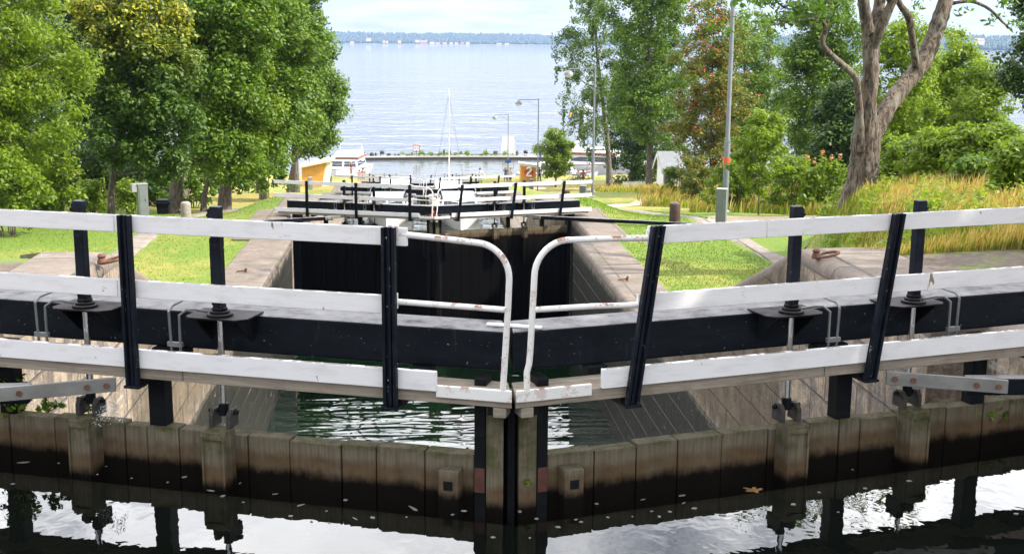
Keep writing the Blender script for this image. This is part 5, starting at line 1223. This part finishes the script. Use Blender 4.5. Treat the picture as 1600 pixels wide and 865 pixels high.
    if bag:
        m = MB(); m.box(-.15*s, .15*s, .10*s, .27*s, 1.02*s, 1.42*s); m.build('backpack', cloth('bag_cloth', bag), o, bevel=.03)
    return o
person(549, 124.6, 'person in a dark red shirt standing sideways in front of the flybridge cruiser', (.16, .035, .04), (.10, .02, .025), 'fair', 1.8, radians(-80))
person(516.5, 118.8, 'small child with fair hair and a dark top beside the ochre hut', (.03, .03, .04), (.04, .04, .05), 'fair', 1.15, radians(150), long_=True)
person(561.5, 119.5, 'person with black hair bending low by the cruiser, next to the backpacker', (.45, .18, .13), (.3, .09, .06), 'dark', 1.45, pi, 'fold')
person(567.5, 119, 'person in shorts carrying a dark backpack in front of the cruiser', (.48, .22, .17), (.04, .04, .06), 'dark', 1.68, 0, bag=(.04, .045, .05))
person(750, 119, 'person in a white vest with navy sleeves holding lines with both arms spread', (.70, .72, .76), (.03, .035, .07), 'dark', 1.66, 0, 'wide', long_=True)
person(790, 119.3, 'person in blue shirt and shorts raising both hands to the face', (.06, .13, .24), (.05, .10, .18), 'fair', 1.7, radians(170), 'phone')
person(797.5, 119.3, 'person in a white shirt and dark shorts beside the far lamp', (.68, .66, .64), (.05, .04, .05), 'grey', 1.7, radians(-60))
person(842.5, 119.5, 'stout person in a navy shirt and shorts beside the lifebuoy hut', (.035, .05, .11), (.06, .07, .11), 'grey', 1.74, radians(-10), 'fold')
def bicycle(px, Y, label):
    X = at(px, 285, Y).x; root = empty('bicycle', (X, Y, gz(X, Y)), radians(12), label, 'bicycle', 'bicycles of the resting riders')
    for x in (-.52, .52):
        m = MB(); m.tube([(x+.33*cos(q), 0, .34+.33*sin(q)) for q in [2*pi*i/20 for i in range(21)]], .02, 6, cap=False)
        for k in range(6): m.tube([(x+.32*cos(k*pi/6), 0, .34+.32*sin(k*pi/6)), (x-.32*cos(k*pi/6), 0, .34-.32*sin(k*pi/6))], .004, 4)
        m.build('wheel', BLACKP, root)
    m = MB(); a, b, c, d = (-.52, 0, .34), (-.1, 0, .30), (-.22, 0, .82), (.38, 0, .84)
    for p, q in ((a, b), (b, c), (c, d), (d, (.52, 0, .34)), (a, c), (b, d)): m.tube([p, q], .018, 6)
    m.build('frame', simple('bike_paint', (.07, .08, .09), .4, .2, 4), root)
    m = MB(); m.tube([(.38, 0, .84), (.35, 0, 1.0), (.3, .26, 1.0)], .014, 6); m.tube([(.35, 0, 1.0), (.3, -.26, 1.0)], .014, 6); m.build('handlebar', CHROME, root)
    m = MB(); m.box(-.36, -.10, -.06, .06, .88, .94); m.tube([(-.22, 0, .80), (-.23, 0, .9)], .015, 6); m.build('saddle', BLACKP, root, bevel=.02)
bicycle(899, 119.6, 'dark bicycle leaning by the low white boat, on the hut side of the riders'); bicycle(914, 119.4, 'dark bicycle in front of the rider in red')
def bench(px, Y):
    X = at(px, 285, Y).x; root = empty('bench', (X, Y, gz(X, Y)), 0, 'low wooden bench under the two sitting riders', 'bench')
    m = MB(); m.box(-1, 1, -.2, .2, .36, .42); m.build('seat', GREYW, root, bevel=.01)
    for x in (-.8, .8): m = MB(); m.box(x-.05, x+.05, -.18, .18, -.02, .358); m.build('leg', CONC, root)
bench(907, 120.8)
person(903, 120.7, 'seated person in a pale blue shirt with brown hair beside the bicycles', (.42, .46, .52), (.05, .06, .09), 'fair', 1.7, radians(200), 'sit')
person(911, 120.7, 'seated person in a red top and dark trousers beside the bicycles', (.42, .06, .05), (.04, .04, .05), 'dark', 1.78, radians(190), 'sit', long_=True)

# ------------------------------------------------------------------ small things on and by the near water
rr = random.Random(19)
PETAL = simple('pale_floating_petal', (.17, .175, .155), .7, .3, 20)
pts = [(12, 652), (38, 720), (92, 722), (166, 726), (152, 742), (206, 746), (288, 742), (262, 752), (375, 752), (330, 768), (348, 776), (380, 786), (430, 772), (468, 788), (454, 806), (487, 812), (510, 800), (555, 809), (582, 811), (635, 810), (646, 797), (707, 801), (725, 796), (812, 800), (838, 808), (828, 838), (872, 822), (900, 812), (908, 817), (932, 788), (950, 808), (988, 808), (1005, 780), (1018, 796), (1030, 810), (1047, 800), (1068, 788), (1085, 792), (1128, 802), (1065, 776), (1172, 800), (1186, 803), (1280, 768), (1325, 776), (1310, 800), (1332, 736), (1352, 762), (70, 700), (20, 758), (230, 700), (540, 780), (770, 838), (1240, 790), (1420, 752), (1588, 801)]
for i, (x, y) in enumerate(pts):
    p = onz(x, y+rr.uniform(-3, 3), WL[0]); n = rr.choice([5, 6, 7]); r = rr.uniform(.006, .017); m = MB(); a0 = rr.uniform(0, 6)
    poly = [(r*rr.uniform(.6, 1.2)*cos(a0+2*pi*k/n)*1.3, r*rr.uniform(.6, 1.2)*sin(a0+2*pi*k/n)) for k in range(n)]
    if rr.random() < .25: poly = [(q[0]*2.2, q[1]*.8) for q in poly]
    m.prism(poly, 'z', .001, .004); tag(m.build('floating_petal', PETAL, loc=(p.x, p.y, WL[0]), rz=rr.uniform(0, 6)), 'small pale fleck of leaf litter floating on the dark water', 'leaf litter', 'pale flecks floating on the dark near water')
p = onz(1177, 767, WL[0]); m = MB(); poly = []
for k in range(22):
    a = 2*pi*k/22; q = .05*(1+.45*cos(5*a))*(1 if k % 2 else .85); poly.append((q*cos(a), q*sin(a)*.8))
n = len(poly); m.add([(x, y, .004+.014*abs(x)/.1) for x, y in poly]+[(x, y, .010+.014*abs(x)/.1) for x, y in poly]+[(0, 0, .004), (0, 0, .012)], [[i, (i+1) % n, 2*n] for i in range(n)]+[[n+i, n+(i+1) % n, 2*n+1] for i in range(n)]+[[i, (i+1) % n, n+(i+1) % n, n+i] for i in range(n)])
tag(m.build('maple_leaf', simple('yellow_brown_leaf', (.16, .085, .02), .7, .6, 40), loc=(p.x, p.y, WL[0])), 'yellow-brown maple leaf floating in front of the lift posts', 'leaf')
# weeds rooted on the planks
def weed(px, py, v, n, r, label, seed, leaf=.045):
    s = -1 if px < 800 else 1; d = at(px, py, 8.0)
    g = GATES[0]; a = ANG[0] if s < 0 else ANG[1]
    # where the sight line meets the plank line
    best = min((abs((onY := g['M'][1]+u*sin(a)-v*cos(a))*0+at(px, py, onY).x-(g['M'][0]+s*(u*cos(a)+v*sin(a)))), u) for u in np.linspace(0, 4.3, 200))[1]
    Yw = g['M'][1]+best*sin(a)-v*cos(a); p = at(px, py, Yw); rg = np.random.default_rng(seed)
    root = empty('weed', (p.x, Yw, p.z), 0, label, 'weed', 'weeds growing on the plank tops')
    C = rg.normal(0, .5, (n, 3))*np.array([r, r*.6, r])+np.array([0, 0, r*.7]); V, F = leaf_cloud(rg, C, np.full((n, 3), r*.35), 10, leaf); fast_mesh('foliage', V, F, LEAF_MID, root)
    m = MB()
    for c in C[:8]: m.tube([(0, 0, -.02), tuple(c*.6), tuple(c)], [.004, .003, .002], 4)
    m.build('stem', BLADE, root)
weed(1545, 655, -.24, 26, .10, 'bright green weed tuft at the plank top below the zinc link bar', 1, .06); weed(30, 640, -.24, 30, .13, 'green weed cluster at the photo edge behind the zinc link bar', 2); weed(74, 640, -.24, 10, .06, 'small round-leaved green weed next to the outer lift post', 3)
weed(142, 655, -.2, 10, .05, 'wispy green weed beside the water spray', 4, .03); weed(825, 755, -.12, 6, .025, 'tiny green weed at the water line of the mitre posts', 5, .02)
# leak spray through the gate
SPRAY = NT('water_spray'); SPRAY.bsdf((.86, .88, .9), .15); SPRAY = SPRAY.mat
g = GATES[0]; rg = np.random.default_rng(12); pv = onz(180, 652, -.42); base = Vector((pv.x, g['M'][1]+(g['M'][0]-pv.x)*tan(ANG[0])+.10, 0)); pts = at(180, 640, base.y); V = []
for st in range(28):
    x0 = rg.normal(0, .014); vx = -rg.uniform(.05, .17); h0 = rg.uniform(.06, .17)
    for t in np.linspace(0, 1, 16):
        if rg.random() < .75:
            xx = .05+x0+vx*t*1.2+.03*t; zz = .02+h0*4*t*(1-t)*.9-.03*t; q = np.array([xx+rg.normal(0, .006), rg.normal(0, .01), zz+rg.normal(0, .006)]); r = rg.uniform(.001, .0032)
            V += [q+np.array(o_)*r for o_ in ((1, 0, 0), (-1, 0, 0), (0, 1, 0), (0, -1, 0), (0, 0, 2.2), (0, 0, -1.2))]
f = np.array([(0, 2, 4), (2, 1, 4), (1, 3, 4), (3, 0, 4), (2, 0, 5), (1, 2, 5), (3, 1, 5), (0, 3, 5)]); N = len(V)//6
F = (np.arange(N)[:, None, None]*6+f[None]).reshape(-1, 3); sp = fast_mesh('water_spray', np.array(V)+np.array([base.x, base.y, at(180, 660, base.y).z]), F, SPRAY); tag(sp, kind='stuff')

# ------------------------------------------------------------------ the far shore
def hill_strip(name, px0, px1, Y, y_sh, tops, seed, depth=900):
    """wooded land beyond the lake: ground rising from the shore, then a mass of tree crowns"""
    rg = np.random.default_rng(seed); A = at(px0, y_sh, Y).x; B = at(px1, y_sh, Y).x
    nx, ny = 60, 8; V = []; F = []
    def hgt(x, t):
        px = px0+(px1-px0)*(x-A)/(B-A); top = np.interp(px, [q[0] for q in tops], [q[1] for q in tops]); zt = at(px, top, Y).z
        return LAKEZ+.5+(zt-LAKEZ-13)*sst(t)
    for j in range(ny+1):
        for i in range(nx+1): x = A+(B-A)*i/nx; t = j/ny; V.append((x*(1+t*depth/Y), Y+depth*t, hgt(x, t)*(1) if j else LAKEZ-1))
    for j in range(ny):
        for i in range(nx): a = j*(nx+1)+i; F.append([a, a+1, a+nx+2, a+nx+1])
    tag(fast_mesh(name, np.array(V), np.array(F), GROUND), kind='structure')
    n = 5200; x = A+(B-A)*rg.random(n); t = .015+.98*rg.random(n)**1.4; hh = 9+9*rg.random(n); z = np.array([hgt(a, b) for a, b in zip(x, t)]); r = 5+4*rg.random(n)
    X = x*(1+t*depth/Y); Y_ = Y+depth*t
    base = np.array([(cos(q), sin(q)) for q in np.linspace(0, 2*pi, 7)[:-1]]); V = []
    rings = [(.75, .15), (1, .45), (.6, .82), (.12, 1.0)]
    for (k, zz) in rings: V.append(np.stack([X[:, None]+base[None, :, 0]*(r*k)[:, None]*(.8+.4*rg.random((n, 6))), Y_[:, None]+base[None, :, 1]*(r*k)[:, None], np.repeat((z+hh*zz)[:, None], 6, 1)+rg.normal(0, .8, (n, 6))], 2))
    V = np.concatenate(V, 1).reshape(-1, 3); f = []
    for a in range(3):
        for k in range(6): f.append((a*6+k, a*6+(k+1) % 6, (a+1)*6+(k+1) % 6, (a+1)*6+k))
    F = (np.arange(n)[:, None, None]*24+np.array(f)[None]).reshape(-1, 4)
    tag(fast_mesh('forest', V, F, FARLEAF), kind='stuff')
FARLEAF = mk_leaf('far_leaf', [(.014, .04, .012), (.024, .058, .018), (.038, .075, .022)], .1)
hill_strip("hills", 380, 1130, 4700, 69.6, [(380, 46), (500, 47), (620, 50), (760, 50), (900, 56), (1000, 57), (1130, 58)], 3)
hill_strip('hills', 1120, 1800, 2900, 76, [(1120, 56), (1300, 54), (1480, 53), (1560, 54), (1700, 52), (1800, 50)], 4, 700)
WALLC = [simple('far_white_wall', (.75, .7, .62), .8, .1, 1), simple('far_yellow_wall', (.72, .52, .28), .8, .1, 1), simple('far_red_wall', (.45, .2, .13), .8, .1, 1)]; ROOFC = simple('far_tile_roof', (.30, .21, .16), .8, .1, 1)
def far_house(px, py, Y, wpx, hpx, label, mi, grp='small far houses along the opposite shore'):
    p = at(px, py, Y); w_ = wpx*Y/FPX; h_ = hpx*Y/FPX; o = empty('house', (p.x, Y, p.z-1.5), 0, label, 'house', grp)
    m = MB(); m.box(-w_/2, w_/2, 0, w_*.6, 0, h_*.6+1.5); m.build('wall', WALLC[mi], o)
    m = MB(); m.prism([(-.6, h_*.6+1.5), (w_*.6+.6, h_*.6+1.5), (w_*.3, h_+1.5)], 'x', -w_/2-.6, w_/2+.6); m.build('roof', ROOFC, o)
hs = [(576, 64, 7, 4.5, 0), (600, 67, 4, 3.5, 1), (605, 67, 3, 3, 0), (624, 67, 5, 4, 1), (652, 66, 6, 3.6, 0), (662, 69, 11, 5.5, 2), (675, 69, 7, 3.5, 0), (684, 69.3, 6, 3, 1), (695, 69.3, 6, 3, 1), (705, 69.3, 5, 3, 0), (713, 69.3, 5, 3, 1), (722, 69.3, 5, 3, 2), (731, 69.5, 5, 4, 0), (550, 67.5, 6, 2.5, 1), (780, 70, 8, 2.5, 1), (792, 70, 6, 2.5, 0)]
for i, (x, y, a, b_, mi) in enumerate(hs): far_house(x, y, 4660, a, b_, ['tiny pale house', 'tiny ochre house', 'tiny red-brown house'][mi]+' on the far lake shore, '+['alone above the others', 'first of a close pair', 'second of a close pair', 'between the pair and the big one', 'above the big one', 'biggest of the row', 'right after the big one', 'two past the big one', 'three past the big one', 'mid row', 'past mid row', 'next to the row end', 'at the row end', 'farthest toward the maple side', 'first of two by the far point', 'second of two by the far point'][i], mi)
far_house(1531, 69, 2860, 15, 9, 'pinkish big house on the wooded hill seen past the forked tree', 0, 'houses on the nearer wooded hill'); far_house(1494, 68, 2860, 7, 6, 'small white house on the wooded hill next to the raking limb', 0, 'houses on the nearer wooded hill')
p = at(510.5, 60, 5300); m = MB(); hh = at(510.5, 27, 5300).z-p.z
for a in range(3): m.tube([(2*cos(a*2.1), 2*sin(a*2.1), 0), (.5*cos(a*2.1), .5*sin(a*2.1), hh)], .35, 5)
for k in range(12): m.lathe((0, 0, hh*k/12), [(1.9-1.2*k/12, 0), (1.9-1.2*k/12, .6)], 6)
tag(m.build('radio_mast', LAMPM, loc=tuple(p)), 'hair-thin radio mast on the far wooded shore', 'mast')
# flat strip of reeds along the far shore
rgn = MB(); A, B = at(400, 70, 4640).x, at(1000, 70, 4640).x; rgn.box(A, B, 4600, 4700, LAKEZ-1, LAKEZ+1.6); tag(rgn.build('shore', simple('pale_reeds', (.30, .30, .12), .9, .2, .02)), kind='structure')

# ------------------------------------------------------------------ air
HZ = NT('haze_air'); v = HZ.n('ShaderNodeVolumePrincipled', {'Color': (.42, .60, 1, 1), 'Density': 1.0e-4, 'Anisotropy': .3}); HZ.t.links.new(v.outputs[0], HZ.out.inputs[1])
m = MB(); m.box(-3600, 5200, -60, 6100, -18, 190); hz_ = m.build('haze', HZ.mat); tag(hz_, kind='stuff')
